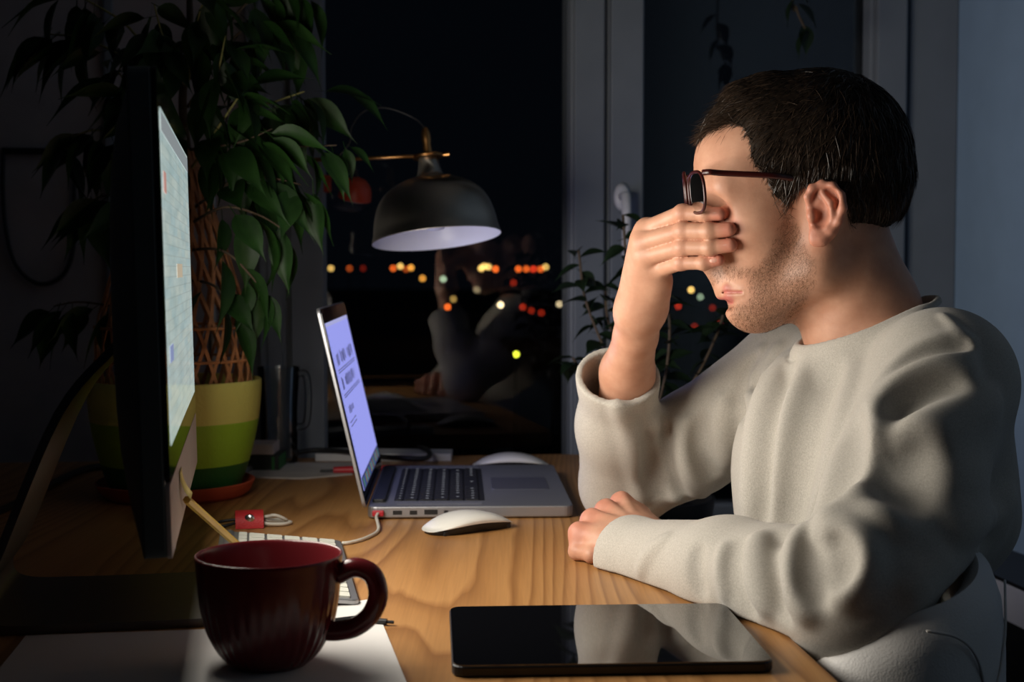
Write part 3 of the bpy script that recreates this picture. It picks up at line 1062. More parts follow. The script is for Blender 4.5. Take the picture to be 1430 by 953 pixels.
outer = [(0.0900, 0.0), (0.0905, 0.001), (0.0875, 0.012), (0.0845, 0.030), (0.0790, 0.048), (0.0690, 0.064), (0.0540, 0.076), (0.0370, 0.084), (0.0230, 0.088), (0.0180, 0.092), (0.0150, 0.104), (0.0125, 0.116), (0.002, 0.1162)]
inner = [(0.0898, 0.0), (0.0855, 0.012), (0.0822, 0.030), (0.0766, 0.047), (0.0668, 0.062), (0.0520, 0.0735), (0.0350, 0.081), (0.001, 0.083)]
op = [(p[0], p[1]) for p in spline([(a, b, 0) for a, b in outer], 3)]
ip = [(p[0], p[1]) for p in spline([(a, b, 0) for a, b in inner], 3)]
sh = MB()
n = 64
rows = op
vs = [lm(r * math.cos(2 * math.pi * k / n), r * math.sin(2 * math.pi * k / n), z) for r, z in rows for k in range(n)]
fs = [(j * n + k, j * n + (k + 1) % n, (j + 1) * n + (k + 1) % n, (j + 1) * n + k) for j in range(len(rows) - 1) for k in range(n)]
obj('shade', MB().add(vs, fs), 'nickel', lamp, smooth=True)
vs = [lm(r * math.cos(2 * math.pi * k / n), r * math.sin(2 * math.pi * k / n), z) for r, z in ip for k in range(n)]
fs = [(j * n + (k + 1) % n, j * n + k, (j + 1) * n + k, (j + 1) * n + (k + 1) % n) for j in range(len(ip) - 1) for k in range(n)]
obj('shade_lining', MB().add(vs, fs), 'shade_in', lamp, smooth=True)
obj('bulb', MB().lathe([(0.001, 0.012), (0.012, 0.014), (0.020, 0.024), (0.022, 0.036), (0.016, 0.054), (0.013, 0.068), (0.013, 0.084)], 24, lm), 'shade_in', lamp, smooth=True)
obj('flange', MB().lathe([(0.001, 0.1155), (0.021, 0.1155), (0.022, 0.1175), (0.021, 0.1195), (0.001, 0.1195)], 32, lm), 'brass', lamp, smooth=True, angle=40)
obj('joint_post', MB().lathe([(0.007, 0.119), (0.0055, 0.135), (0.0065, 0.140), (0.0065, 0.150), (0.004, 0.158), (0.001, 0.160)], 20, lm), 'brass', lamp, smooth=True, angle=50)
obj('thumb_screw', MB().tube([lm(0.020, 0, 0.1175), lm(0.030, 0, 0.1175)], [0.003, 0.0045], 10), 'brass', lamp, smooth=True, angle=40)
armp = [np.array(lm(0, 0, 0.118)), P(560, 219, LY + .005), P(520, 221, LY + .01), P(420, 224, 2.06), P(296, 226, 2.10)]
obj('arm', MB().tube(armp, 0.0030, 10), 'brass', lamp, smooth=True)
ptop = P(296, 218, 2.10)
obj('post', MB().tube([np.array([lb[0], 2.10, DESK + 0.012]), ptop], 0.006, 12), 'nickel', lamp, smooth=True, angle=40)
obj('base', MB().lathe([(0.001, 0.0), (0.058, 0.0), (0.060, 0.003), (0.058, 0.010), (0.02, 0.014), (0.001, 0.015)], 40, c=(lb[0], 2.10, DESK + 0.0004)), 'nickel', lamp, smooth=True, angle=40)
cd = [np.array(lm(0, 0, 0.158)), P(578, 165, LY), P(540, 151, LY), P(508, 156, LY + .01), P(491, 178, LY + .01), P(488, 200, LY + .01), P(470, 222, LY + .012)]
obj('cord', MB().tube(spline(cd, 6), 0.0012, 6), 'black_cable', lamp, smooth=True)

# small red lamp clipped to the window jamb
ry = 2.26
rcx = P(495, 278, ry)
red = thing('clip_lamp', 'small red clip lamp on the window frame beside the plant', 'lamp', P(456, 262, ry))
prof = [(0.026, 0.0), (0.0255, 0.010), (0.022, 0.022), (0.014, 0.031), (0.006, 0.034), (0.001, 0.036)]
Rr = Matrix.Rotation(0.25, 3, 'X') @ Matrix.Rotation(0.18, 3, 'Y')
rl = lambda x, y, z: tuple(rcx + np.array(Rr @ Vector((x, y, z))))
obj('shade', MB().lathe([(p[0], p[1]) for p in spline([(a, b, 0) for a, b in prof], 3)][0:], 32, rl), 'red_lamp', red, smooth=True, angle=60)
obj('diffuser', MB().lathe([(0.001, -0.003), (0.020, -0.002), (0.0245, -0.0005)], 32, rl), 'shade_in', red, smooth=True)
jx = WO + WU * (sA + 0.002) - WN * 0.012
jx[2] = rcx[2] + 0.03
obj('arm', MB().tube(spline([np.array(rl(0, 0, 0.033)), np.array(rl(-0.012, 0.01, 0.05)), jx + np.array([0.012, 0, 0.01]), jx], 6), 0.0025, 8), 'black_cable', red, smooth=True)
obj('clip', MB().box(tuple(jx + np.array([-0.012, -0.012, -0.014])), tuple(jx + np.array([0.006, 0.006, 0.014]))), 'red_lamp', red, bevel=0.002)

# ------------------------------------------------------------------ ficus in a banded pot
pc_ = PZ(244, 695)
pc_[0], pc_[1] = P(244, 530, 1.885)[0], 1.885
pot_h = P(244, 531, 1.885)[2] - DESK
sau = thing('plant_saucer', 'orange plastic saucer under the green banded plant pot', 'saucer', pc_)
prof = [(0.001, 0.0), (0.088, 0.0), (0.097, 0.006), (0.1035, 0.020), (0.1015, 0.021), (0.094, 0.008), (0.086, 0.004), (0.001, 0.004)]
obj('dish', MB().lathe(prof, 64), 'terracotta', sau, smooth=True, angle=40, world=False)
ficus = thing('potted_ficus', 'weeping ficus on lattice support in yellow and green banded pot', 'plant', pc_ + np.array([0, 0, 0.0045]))
ph = pot_h - 0.0045


def pr_(z):
    t = max(0.0, z / ph)
    return 0.082 + 0.031 * (1 - (1 - t) ** 1.9)


for nm, z0, z1, mt in (('dark_band', 0, 0.28, 'pot_d'), ('green_band', 0.28, 0.655, 'pot_g'), ('yellow_band', 0.655, 1.0, 'pot_y')):
    pts = [(pr_(z0 * ph + (z1 - z0) * ph * i / 8), z0 * ph + (z1 - z0) * ph * i / 8) for i in range(9)]
    if nm == 'dark_band':
        pts = [(0.001, 0.0), (0.079, 0.0)] + pts
    if nm == 'yellow_band':
        pts += [(pr_(ph) - 0.001, ph + 0.0015), (pr_(ph) - 0.005, ph + 0.0015), (pr_(ph) - 0.007, ph - 0.004), (pr_(ph) - 0.011, ph * 0.80)]
    obj(nm, MB().lathe(pts, 72), mt, ficus, smooth=True, angle=50, world=False)
obj('soil', MB().lathe([(0.001, ph * 0.86), (0.05, ph * 0.87), (0.103, ph * 0.85)], 40), 'soil', ficus, smooth=True, world=False)
# lattice cone
zb, ztop = ph * 0.85, P(244, 110, 1.885)[2] - DESK
zref = P(244, 461, 1.885)[2] - DESK


def cone_r(z):
    return 0.100 * (ztop - z) / (ztop - zref) if z > zref else 0.100


def slat(th0, turn, za, zb_, nseg=7):
    vs = []
    for i in range(nseg + 1):
        t = i / nseg
        z = za + (zb_ - za) * t
        r = cone_r(z)
        w = 0.0024
        for dth, dr in ((-w / max(r, .02), 0.0), (w / max(r, .02), 0.0), (w / max(r, .02), 0.0016), (-w / max(r, .02), 0.0016)):
            th = th0 + turn * t + dth
            vs.append(((r + dr) * math.cos(th), (r + dr) * math.sin(th), z))
    fs = []
    for i in range(nseg):
        for k in range(4):
            fs.append((i * 4 + k, i * 4 + (k + 1) % 4, i * 4 + 4 + (k + 1) % 4, i * 4 + 4 + k))
    fs += [(3, 2, 1, 0), tuple(nseg * 4 + k for k in range(4))]
    return MB().add(vs, fs)


zlat = zref + (ztop - zref) * 0.70
src1 = obj('slat', slat(0, 1.1, zb, zlat, 9), 'bamboo', ficus, world=False)
src2 = obj('slat', slat(0, -1.1, zb, zlat, 9), 'bamboo', ficus, world=False)
NS = 26
for i in range(1, NS):
    share(src1, ficus, rot=(0, 0, 2 * math.pi * i / NS))
    share(src2, ficus, rot=(0, 0, 2 * math.pi * i / NS))
for zz in (zb + 0.05, zref, zlat):
    ring = [(cone_r(zz) * 1.01 * math.cos(2 * math.pi * k / 32), cone_r(zz) * 1.01 * math.sin(2 * math.pi * k / 32), zz) for k in range(33)]
    obj('hoop', MB().tube(ring, 0.0022, 6, caps=False), 'bamboo', ficus, world=False, smooth=True)


def leaf_mesh(name, L, W, mat, droop=0.35, fold=0.35):
    vs, fs = [], []
    n = 9
    for i in range(n + 1):
        t = i / n
        w = W * (math.sin(math.pi * min(1, t / 0.86) ** 0.78) if t < 0.86 else 0)
        w = max(w, W * 0.07 * (1 - t) / 0.14 if t > 0.80 else W * 0.03)
        x = L * t
        z = -droop * L * t * t
        for s in (-1, -0.5, 0, 0.5, 1):
            vs.append((x, s * w, z + fold * abs(s) * w - 0.05 * L * (1 if s == 0 else 0) * 0.15))
    for i in range(n):
        for k in range(4):
            a = i * 5 + k
            fs.append((a, a + 1, a + 6, a + 5))
    # petiole
    o = len(vs)
    vs += [(-0.22 * L, -0.0006, 0.03 * L), (-0.22 * L, 0.0006, 0.03 * L), (0, 0.0008, 0.0004), (0, -0.0008, 0.0004)]
    fs.append((o, o + 1, o + 2, o + 3))
    me = link_mesh(name, vs, fs)
    me.materials.append(M[mat])
    me.polygons.foreach_set('use_smooth', [True] * len(me.polygons))
    return me


leafs = [leaf_mesh('leaf', 0.082, 0.0155, 'leaf', 0.35), leaf_mesh('leaf', 0.078, 0.018, 'leaf', 0.15), leaf_mesh('leaf', 0.07, 0.0135, 'leaf', 0.5)]


def put_leaf(parent, base, direction, roll, me, scale=1.0):
    d = np.array(direction, float)
    d /= np.linalg.norm(d)
    up = np.array([0, 0, 1.0])
    y = np.cross(up, d)
    if np.linalg.norm(y) < 1e-3:
        y = np.array([0, 1.0, 0])
    y /= np.linalg.norm(y)
    z = np.cross(d, y)
    R = Matrix((tuple(d), tuple(y), tuple(z))).transposed() @ Matrix.Rotation(roll, 3, 'X')
    o = bpy.data.objects.new('leaf', me)
    COL.objects.link(o)
    o.parent = parent
    o.location = tuple(np.array(base) - np.array(parent.location))
    o.rotation_euler = R.to_euler()
    o.scale = (scale,) * 3
    return o


r3 = random.Random(21)
trunk_pts = [pc_ + np.array([0.01, 0, ph * 0.85]), P(262, 440, 1.87), P(250, 340, 1.89), P(262, 240, 1.88), P(255, 140, 1.88), P(265, 40, 1.88), P(262, -60, 1.88)]
obj('trunk', MB().tube(spline(trunk_pts, 5), [0.009 - 0.00018 * i for i in range(31)], 10), 'bark', ficus, smooth=True)
trunk2 = [pc_ + np.array([-0.025, 0.02, ph * 0.85]), P(215, 420, 1.9), P(230, 300, 1.91), P(205, 180, 1.9), P(190, 60, 1.9)]
obj('trunk', MB().tube(spline(trunk2, 5), [0.008 - 0.0002 * i for i in range(21)], 10), 'bark', ficus, smooth=True)
branches = [
    ([(255, 190, 1.88), (190, 95, 1.84), (120, 55, 1.82), (70, 48, 1.82)], 15),
    ([(235, 150, 1.88), (190, 50, 1.84), (130, 5, 1.82), (85, -15, 1.82)], 14),
    ([(262, 120, 1.88), (275, 30, 1.82), (300, -30, 1.82)], 14),
    ([(262, 150, 1.88), (320, 60, 1.86), (365, 30, 1.86), (405, 40, 1.88)], 13),
    ([(265, 110, 1.88), (330, 20, 1.84), (380, -20, 1.86), (430, -15, 1.88)], 12),
    ([(260, 230, 1.88), (340, 160, 1.86), (390, 140, 1.86), (425, 128, 1.85)], 14),
    ([(258, 280, 1.88), (340, 215, 1.85), (400, 206, 1.84), (470, 203, 1.83)], 9),
    ([(258, 300, 1.88), (330, 250, 1.80), (385, 250, 1.80), (420, 258, 1.82)], 10),
    ([(255, 320, 1.88), (310, 290, 1.76), (360, 300, 1.76), (395, 320, 1.78)], 7),
    ([(255, 350, 1.88), (310, 350, 1.76), (350, 385, 1.76), (368, 412, 1.78)], 5),
    ([(240, 250, 1.88), (175, 195, 1.86), (130, 182, 1.85), (85, 200, 1.85)], 14),
    ([(235, 320, 1.88), (165, 275, 1.84), (125, 280, 1.84)], 10),
    ([(235, 440, 1.88), (160, 428, 1.84), (110, 422, 1.84), (75, 428, 1.84)], 9),
    ([(258, 250, 1.88), (310, 170, 1.80), (350, 110, 1.80)], 15),
    ([(258, 220, 1.88), (200, 150, 1.82), (165, 100, 1.82)], 14),
    ([(258, 120, 1.88), (230, 60, 1.80), (215, 5, 1.80)], 14),
    ([(258, 180, 1.88), (300, 110, 1.80), (315, 50, 1.80)], 14),
    ([(255, 390, 1.88), (300, 400, 1.78), (325, 440, 1.77)], 4),
    ([(258, 210, 1.88), (330, 200, 1.78), (380, 180, 1.78)], 12),
]
for pts, nl in branches:
    wp = spline([P(*p) for p in pts], 6)
    obj('branch', MB().tube(wp, [0.0022 - 0.0014 * i / len(wp) for i in range(len(wp))], 6), 'twig' if nl in (15, 14) else 'bark', ficus, smooth=True)
    for i in range(nl):
        t = 0.25 + 0.75 * (i + 0.5) / nl
        k = t * (len(wp) - 1)
        a = int(k)
        base = wp[a] + (wp[min(a + 1, len(wp) - 1)] - wp[a]) * (k - a)
        tg = wp[min(a + 1, len(wp) - 1)] - wp[max(a - 1, 0)]
        tg /= np.linalg.norm(tg)
        side = 1 if i % 2 else -1
        d = tg * r3.uniform(0.2, 0.9) + np.array([side * 0.25 + r3.uniform(-.3, .3), r3.uniform(-.6, .5), -r3.uniform(0.35, 1.3)])
        put_leaf(ficus, base + np.array([0, r3.uniform(-.015, .015), 0]) + d / np.linalg.norm(d) * 0.014, d, r3.uniform(-0.9, 0.9), r3.choice(leafs), r3.uniform(0.8, 1.15))
# the leaves that catch the light at the tips
for (px, py, Y, dx, dz, sc_) in ((482, 208, 1.83, 0.35, -1.0, 0.55), (490, 206, 1.83, 0.8, -0.5, 0.5), (455, 128, 1.85, 1.0, 0.05, 0.85), (488, 130, 1.86, 1.0, -0.55, 0.8), (438, 270, 1.82, 0.05, -1, 0.95),
                                 (390, 320, 1.78, 0.1, -1, 1.0), (366, 410, 1.78, 0.5, -0.8, 0.8), (60, 52, 1.82, -0.8, -0.7, 0.95), (88, 200, 1.85, -0.7, -0.8, 0.7)):
    put_leaf(ficus, P(px, py, Y), (dx, -0.25, dz), 0.5, leafs[0], sc_)

# ------------------------------------------------------------------ bushy plant on a stand by the window, beside the desk
p2 = np.array([P(905, 600, 2.12)[0], 2.12, 0.0])
stand = thing('plant_stand', 'dark round plant stand between the desk and window', 'stand', p2)
obj('top', MB().lathe([(0.001, 0.52), (0.13, 0.52), (0.132, 0.53), (0.13, 0.54), (0.001, 0.54)], 40), 'black', stand, world=False, smooth=True, angle=40)
for k in range(3):
    th = 2 * math.pi * k / 3 + 0.4
    obj('leg', MB().tube([(0.11 * math.cos(th), 0.11 * math.sin(th), 0.0), (0.07 * math.cos(th), 0.07 * math.sin(th), 0.52)], 0.01, 8), 'black', stand, world=False)
bush = thing('potted_shrub', 'dark leafy houseplant before the window mullion behind the raised hand', 'plant', p2 + np.array([0, 0, 0.5405]))
obj('pot', MB().lathe([(0.001, 0.0), (0.075, 0.0), (0.10, 0.16), (0.095, 0.16), (0.09, 0.14), (0.001, 0.14)], 40), 'black', bush, world=False, smooth=True, angle=40)
l2m = [leaf_mesh('leaf', 0.052, 0.014, 'leaf2', 0.2), leaf_mesh('leaf', 0.045, 0.012, 'leaf2', 0.4)]
stems2 = [[(905, 600), (890, 480), (876, 380), (870, 300)], [(900, 600), (850, 500), (818, 420), (808, 350)], [(905, 600), (860, 540), (815, 520), (800, 500)],
          [(910, 600), (930, 520), (935, 450), (925, 400)], [(915, 600), (970, 530), (1000, 470), (1010, 440)], [(905, 600), (880, 520), (850, 450), (845, 400)],
          [(912, 600), (950, 560), (990, 540), (1020, 520)], [(905, 600), (910, 500), (900, 420), (888, 350)]]
for i, st in enumerate(stems2):
    yy = 2.12 + r3.uniform(-0.05, 0.06)
    wp = spline([P(a, b, 2.12 + (yy - 2.12) * j / 3) for j, (a, b) in enumerate(st)], 6)
    wp[0] = p2 + np.array([0.01 * i - 0.03, 0, 0.68])
    obj('stem', MB().tube(wp, 0.0022, 6), 'bark', bush, smooth=True)
    nl = 17
    for j in range(nl):
        t = 0.22 + 0.78 * j / (nl - 1)
        k = t * (len(wp) - 1)
        a = min(int(k), len(wp) - 2)
        base = wp[a] + (wp[a + 1] - wp[a]) * (k - a)
        th = j * 2.4 + i
        put_leaf(bush, base, (math.cos(th), 0.7 * math.sin(th), r3.uniform(-0.5, 0.5)), r3.uniform(-0.6, 0.6), r3.choice(l2m), r3.uniform(0.75, 1.15))
# added stem, its leaves stand in for a leaf reflection in the right-hand pane
hg0 = np.array([P(1112, -60, 2.3)[0], 2.3, CEIL])
hang = thing('reflection_vine', 'added thin dark vine standing in for leaves reflected in the right window', 'plant', hg0)
wp = spline([hg0, hg0 + np.array([0.005, 0, -0.5]), P(1108, -40, 2.3), P(1112, 10, 2.3), P(1124, 40, 2.3)], 8)
obj('stem', MB().tube(wp, 0.0018, 6), 'bark', hang, smooth=True)
for (px, py, dx, dz) in ((1112, -5, -0.5, -0.9), (1114, 5, 0.5, -0.5), (1122, 35, 0.15, -1), (1126, 42, -0.4, -0.8), (1108, -30, 0.6, -0.8), (1108, -45, -0.7, -0.6)):
    put_leaf(hang, P(px, py, 2.3), (dx, -0.2, dz), 0.3, l2m[0], 1.0)

# ------------------------------------------------------------------ chair
cc = np.array([0.250, 1.385, 0.0])
cb = np.array([0.97, 0.235, 0])
cb /= np.linalg.norm(cb)
cl = np.array([cb[1], -cb[0], 0])


def ch_r(phi, off=0.0):
    return cc + cb * (0.163 + off) * math.cos(phi) + cl * (0.310 + off) * math.sin(phi)


def ch_top(phi):
    a = abs(phi)
    return 0.800 - (0.040 * min(1, max(0, -phi) / 1.2)) - 0.024 * min(1, (a / 1.5)) ** 2 - 0.05 * max(0, (a - 1.5) / 0.6) ** 1.5


chair = thing('tub_chair', 'white vinyl tub chair with stitched seams under the seated man', 'chair', cc)
PH = 2.15
NP = 60
vs, fs = [], []
sec = []
for i in range(NP + 1):
    phi = -PH + 2 * PH * i / NP
    zt = ch_top(phi)
    th = 0.040
    ring = []
    for (o, z) in ((0.0, 0.40), (0.004, 0.50), (0.006, 0.60), (0.004, zt - 0.07), (0.0, zt - 0.03), (-0.008, zt - 0.008), (-0.020, zt), (-0.032, zt - 0.008), (-th, zt - 0.03), (-th - 0.004, 0.6), (-th - 0.006, 0.46), (-th - 0.006, 0.40)):
        p = ch_r(phi, o)
        p[2] = z
        ring.append(p)
    sec.append(ring)
nn = len(sec[0])
for r_ in sec:
    vs += r_
for i in range(NP):
    for k in range(nn):
        k2 = (k + 1) % nn
        fs.append((i * nn + k, (i + 1) * nn + k, (i + 1) * nn + k2, i * nn + k2))
fs += [tuple(range(nn)), tuple(NP * nn + k for k in range(nn - 1, -1, -1))]
obj('back_shell', MB().add(vs, fs), 'vinyl', chair, smooth=True, angle=60)


def seam(pts):
    out = []
    for phi, z in pts:
        p = ch_r(phi, 0.0040)
        p[2] = z
        out.append(p)
    return MB().tube(spline(out, 6), 0.0011, 8)


ztn = ch_top(1.5)
obj('seam', seam([(1.62, ztn - 0.012), (1.45, ztn - 0.020), (1.32, ztn - 0.04), (1.25, ztn - 0.075), (1.23, ztn - 0.12), (1.23, 0.46)]), 'piping', chair, smooth=True)
obj('seam', seam([(0.75, 0.775), (1.0, 0.735), (1.2, 0.70), (1.5, 0.665), (1.8, 0.64)]), 'piping', chair, smooth=True)
obj('seam', seam([(-1.23, 0.46), (-1.25, ch_top(-1.5) - 0.075), (-1.45, ch_top(-1.5) - 0.02)]), 'piping', chair, smooth=True)
cush = []
for (s, z) in ((0.001, 0.45), (0.9, 0.45), (0.99, 0.435), (1.0, 0.42), (1.0, 0.39), (0.97, 0.37), (0.001, 0.37)):
    ring = []
    for k in range(48):
        a = 2 * math.pi * k / 48
        ex = 0.118 if math.cos(a) > 0 else 0.25
        p = cc + cb * (ex * s * math.cos(a)) + cl * (0.195 * s * math.sin(a))
        p[2] = z
        ring.append(p)
    cush.append(ring)
vs = [p for r_ in cush for p in r_]
fs = [(j * 48 + k, (j + 1) * 48 + k, (j + 1) * 48 + (k + 1) % 48, j * 48 + (k + 1) % 48) for j in range(len(cush) - 1) for k in range(48)]
obj('seat', MB().add(vs, fs), 'vinyl', chair, smooth=True, angle=60)
obj('column', MB().tube([cc + np.array([0, 0, 0.02]), cc + np.array([0, 0, 0.375])], 0.03, 16), 'alu', chair, smooth=True, angle=40)
obj('base_plate', MB().lathe([(0.001, 0.0), (0.21, 0.0), (0.21, 0.01), (0.05, 0.025), (0.001, 0.026)], 48, c=tuple(cc)), 'alu', chair, smooth=True, angle=40)

# low cabinet along the right wall
cabm = WO + WU * (sR - 0.045) - WN * 0.12
cab = thing('low_cabinet', 'low white cabinet against the right-hand wall behind the chair', 'cabinet', (cabm[0], cabm[1], 0))
obj('body', MB().box((sR - 0.085, -0.60, 0.0), (sR - 0.002, -0.02, 0.50), wl), 'black', cab)  # black colour stands in for the shade below the overhanging top
obj('top', MB().box((sR - 0.12, -0.62, 0.52), (sR - 0.002, -0.015, 0.575), wl), 'shade_in', cab, bevel=0.002)
obj('shade_strip', MB().box((sR - 0.10, -0.61, 0.50), (sR - 0.002, -0.02, 0.52), wl), 'black', cab)  # solid black strip in place of the shade under the top
obj('top_strip', MB().box((sR - 0.12, -0.62, 0.5755), (sR - 0.002, -0.015, 0.581), wl), 'black', cab)

# ------------------------------------------------------------------ the night outside: ground and street lamps
GZ = -12.0
struct(obj('ground', MB().box((-400, 30, GZ - 1), (400, 900, GZ)), 'ground'))
LC = {'amber': ((1.0, 0.42, 0.06), 'amber'), 'yellow': ((1.0, 0.62, 0.16), 'yellow'), 'orange': ((1.0, 0.16, 0.02), 'orange'), 'red': ((0.9, 0.05, 0.015), 'red'),
      'white': ((1.0, 0.80, 0.45), 'warm white'), 'green': ((0.62, 0.85, 0.55), 'pale green'), 'lime': ((0.75, 0.85, 0.05), 'lime yellow')}
lamps = [(462, 375, 'yellow', .9), (488, 375, 'orange', .35), (507, 375, 'red', .12), (549, 375, 'orange', 1.0), (559, 372, 'yellow', 1.2), (567, 376, 'orange', .4), (574, 374, 'amber', 1.2), (590, 389, 'amber', 1.0),
         (619, 390, 'green', .8), (672, 375, 'yellow', 1.6), (676, 372, 'yellow', 1.2), (682, 373, 'yellow', 1.5), (692, 376, 'orange', 1.4), (724, 376, 'orange', 1.2), (735, 376, 'orange', 1.0), (745, 376, 'red', 1.0), (755, 376, 'orange', 1.0), (762, 373, 'yellow', 1.0),
         (633, 418, 'yellow', .45), (625, 429, 'orange', 1.5), (666, 405, 'white', .3), (699, 426, 'white', 2.6), (721, 495, 'lime', 2.4), (730, 429, 'red', .45), (717, 395, 'red', .3), (742, 434, 'red', .3), (756, 437, 'red', .3),
         (781, 425, 'white', .8), (965, 405, 'yellow', 1.6), (978, 415, 'green', .5), (947, 428, 'red', .5), (995, 430, 'red', .2), (970, 456, 'red', .2), (988, 458, 'red', .2), (1005, 452, 'red', .2), (842, 455, 'orange', .4)]
for px, py, kind, s in lamps:
    dy = max(py - HORIZON, 0)
    dist = 260.0 if dy < 5 else min(420.0, 6.0 * FPX / dy)
    c = P(px, py, dist)
    rad = dist * 2.4 / FPX
    key = 'street_%s_%g' % (kind, s)
    if key not in M:
        M[key] = emis(key, LC[kind][0], 3.2 * s)
    nm = ('bright ' if s >= 1.4 else 'faint ' if s < 0.5 else '') + LC[kind][1]
    where = 'in the far row on the horizon' if dy < 5 else 'seen through the shrub leaves' if px > 900 else 'standing below the row on the horizon'
    o = thing('street_lamp', '%s street lamp outside the window, %s' % (nm, where), 'street lamp', (c[0], c[1], GZ), 0, '%s street lamps %s' % (nm, 'on the horizon' if dy < 5 else 'below the horizon'))
    obj('lantern', MB().sphere(c, rad, 12, 8), key, o, smooth=True)
    obj('pole', MB().tube([np.array([c[0], c[1], GZ]), c - np.array([0, 0, rad])], 0.08, 6), 'pole', o)

# ------------------------------------------------------------------ distance-field modelling for the person and his clothes
F32 = np.float32


class Prim:
    def __init__(self, f, c, R):
        self.f, self.c, self.R = f, np.array(c, float), float(R)

    def eval(self, p, bc=None, br=0):
        return self.f(p)


def rc_(a, b, ra, rb):
    a, b = np.array(a, float), np.array(b, float)
    d = b - a
    L2 = max(float(np.dot(d, d)), 1e-12)
    a32, d32 = a.astype(F32), d.astype(F32)

    def f(p):
        q = p - a32
        t = np.clip((q @ d32) / F32(L2), 0, 1)
        q = q - t[:, None] * d32
        return np.sqrt((q * q).sum(1)) - (F32(ra) + F32(rb - ra) * t)
    return Prim(f, (a + b) / 2, math.sqrt(L2) / 2 + max(ra, rb))


def chain(pts, rs, k=0.003):
    g = G()
    for i in range(len(pts) - 1):
        g.u(rc_(pts[i], pts[i + 1], rs[i], rs[i + 1]), k)
    return g


def ell(c, r, R=None):
    c = np.array(c, float)
    r = np.array(r, float)
    Rm_ = np.array(R if R is not None else Matrix.Identity(3), float).astype(F32)   # columns: local axes
    c32, r32 = c.astype(F32), r.astype(F32)

    def f(p):
        q = (p - c32) @ Rm_
        a = q / r32
        b = a / r32
        k0 = np.sqrt((a * a).sum(1))
        k1 = np.sqrt((b * b).sum(1)) + F32(1e-9)
        return k0 * (k0 - 1) / k1
    return Prim(f, c, float(r.max()))


def rotz(a):
    return np.array(Matrix.Rotation(a, 3, 'Z'))


def roty(a):
    return np.array(Matrix.Rotation(a, 3, 'Y'))


def halfspace(p0, n):
    """inside where (p-p0).n < 0"""
    p0, n = np.array(p0, float), np.array(n, float)
    n /= np.linalg.norm(n)
    k = float(np.dot(p0, n))
    n32 = n.astype(F32)
    return Prim(lambda p: p @ n32 - F32(k), p0, 1e6)


def boxp(lo, hi):
    lo, hi = np.array(lo, float), np.array(hi, float)
    c, h = (lo + hi) / 2, (hi - lo) / 2
    c32, h32 = c.astype(F32), h.astype(F32)

    def f(p):
        q = np.abs(p - c32) - h32
        return np.sqrt((np.maximum(q, 0) ** 2).sum(1)) + np.minimum(q.max(1), 0)
    return Prim(f, c, float(np.linalg.norm(h)))


def smin(a, b, k):
    if k <= 0:
        return np.minimum(a, b)
    h = np.maximum(k - np.abs(a - b), 0) / k
    return np.minimum(a, b) - h * h * (k * 0.25)


class G:
    """a list of smooth unions (u), cuts (s) and intersections (i)"""

    def __init__(self):
        self.items = []
        self.lo, self.hi = np.full(3, 1e9), np.full(3, -1e9)

    @property
    def c(self):
        return (self.lo + self.hi) / 2

    @property
    def R(self):
        return float(np.linalg.norm(self.hi - self.lo) / 2)

    def u(self, it, k=0.0):
        self.items.append(('u', it, k))
        if isinstance(it, G):
            self.lo, self.hi = np.minimum(self.lo, it.lo), np.maximum(self.hi, it.hi)
        else:
            self.lo, self.hi = np.minimum(self.lo, it.c - it.R), np.maximum(self.hi, it.c + it.R)
        return self

    def s(self, it, k=0.0):
        self.items.append(('s', it, k))
        return self

    def i(self, it, k=0.0):
        self.items.append(('i', it, k))
        return self

    def eval(self, p, bc=None, br=0.0):
        d = np.full(len(p), 1.0, F32)
        for op, it, k in self.items:
            if bc is not None and op != 'i':
                if np.linalg.norm(it.c - bc) - it.R - br > 0.02 + k:
                    continue
            e = it.eval(p, bc, br)
            if op == 'u':
                d = smin(d, e, F32(k))
            elif op == 's':
                d = -smin(-d, e, F32(k))
            else:
                d = -smin(-d, -e, F32(k))
        return d


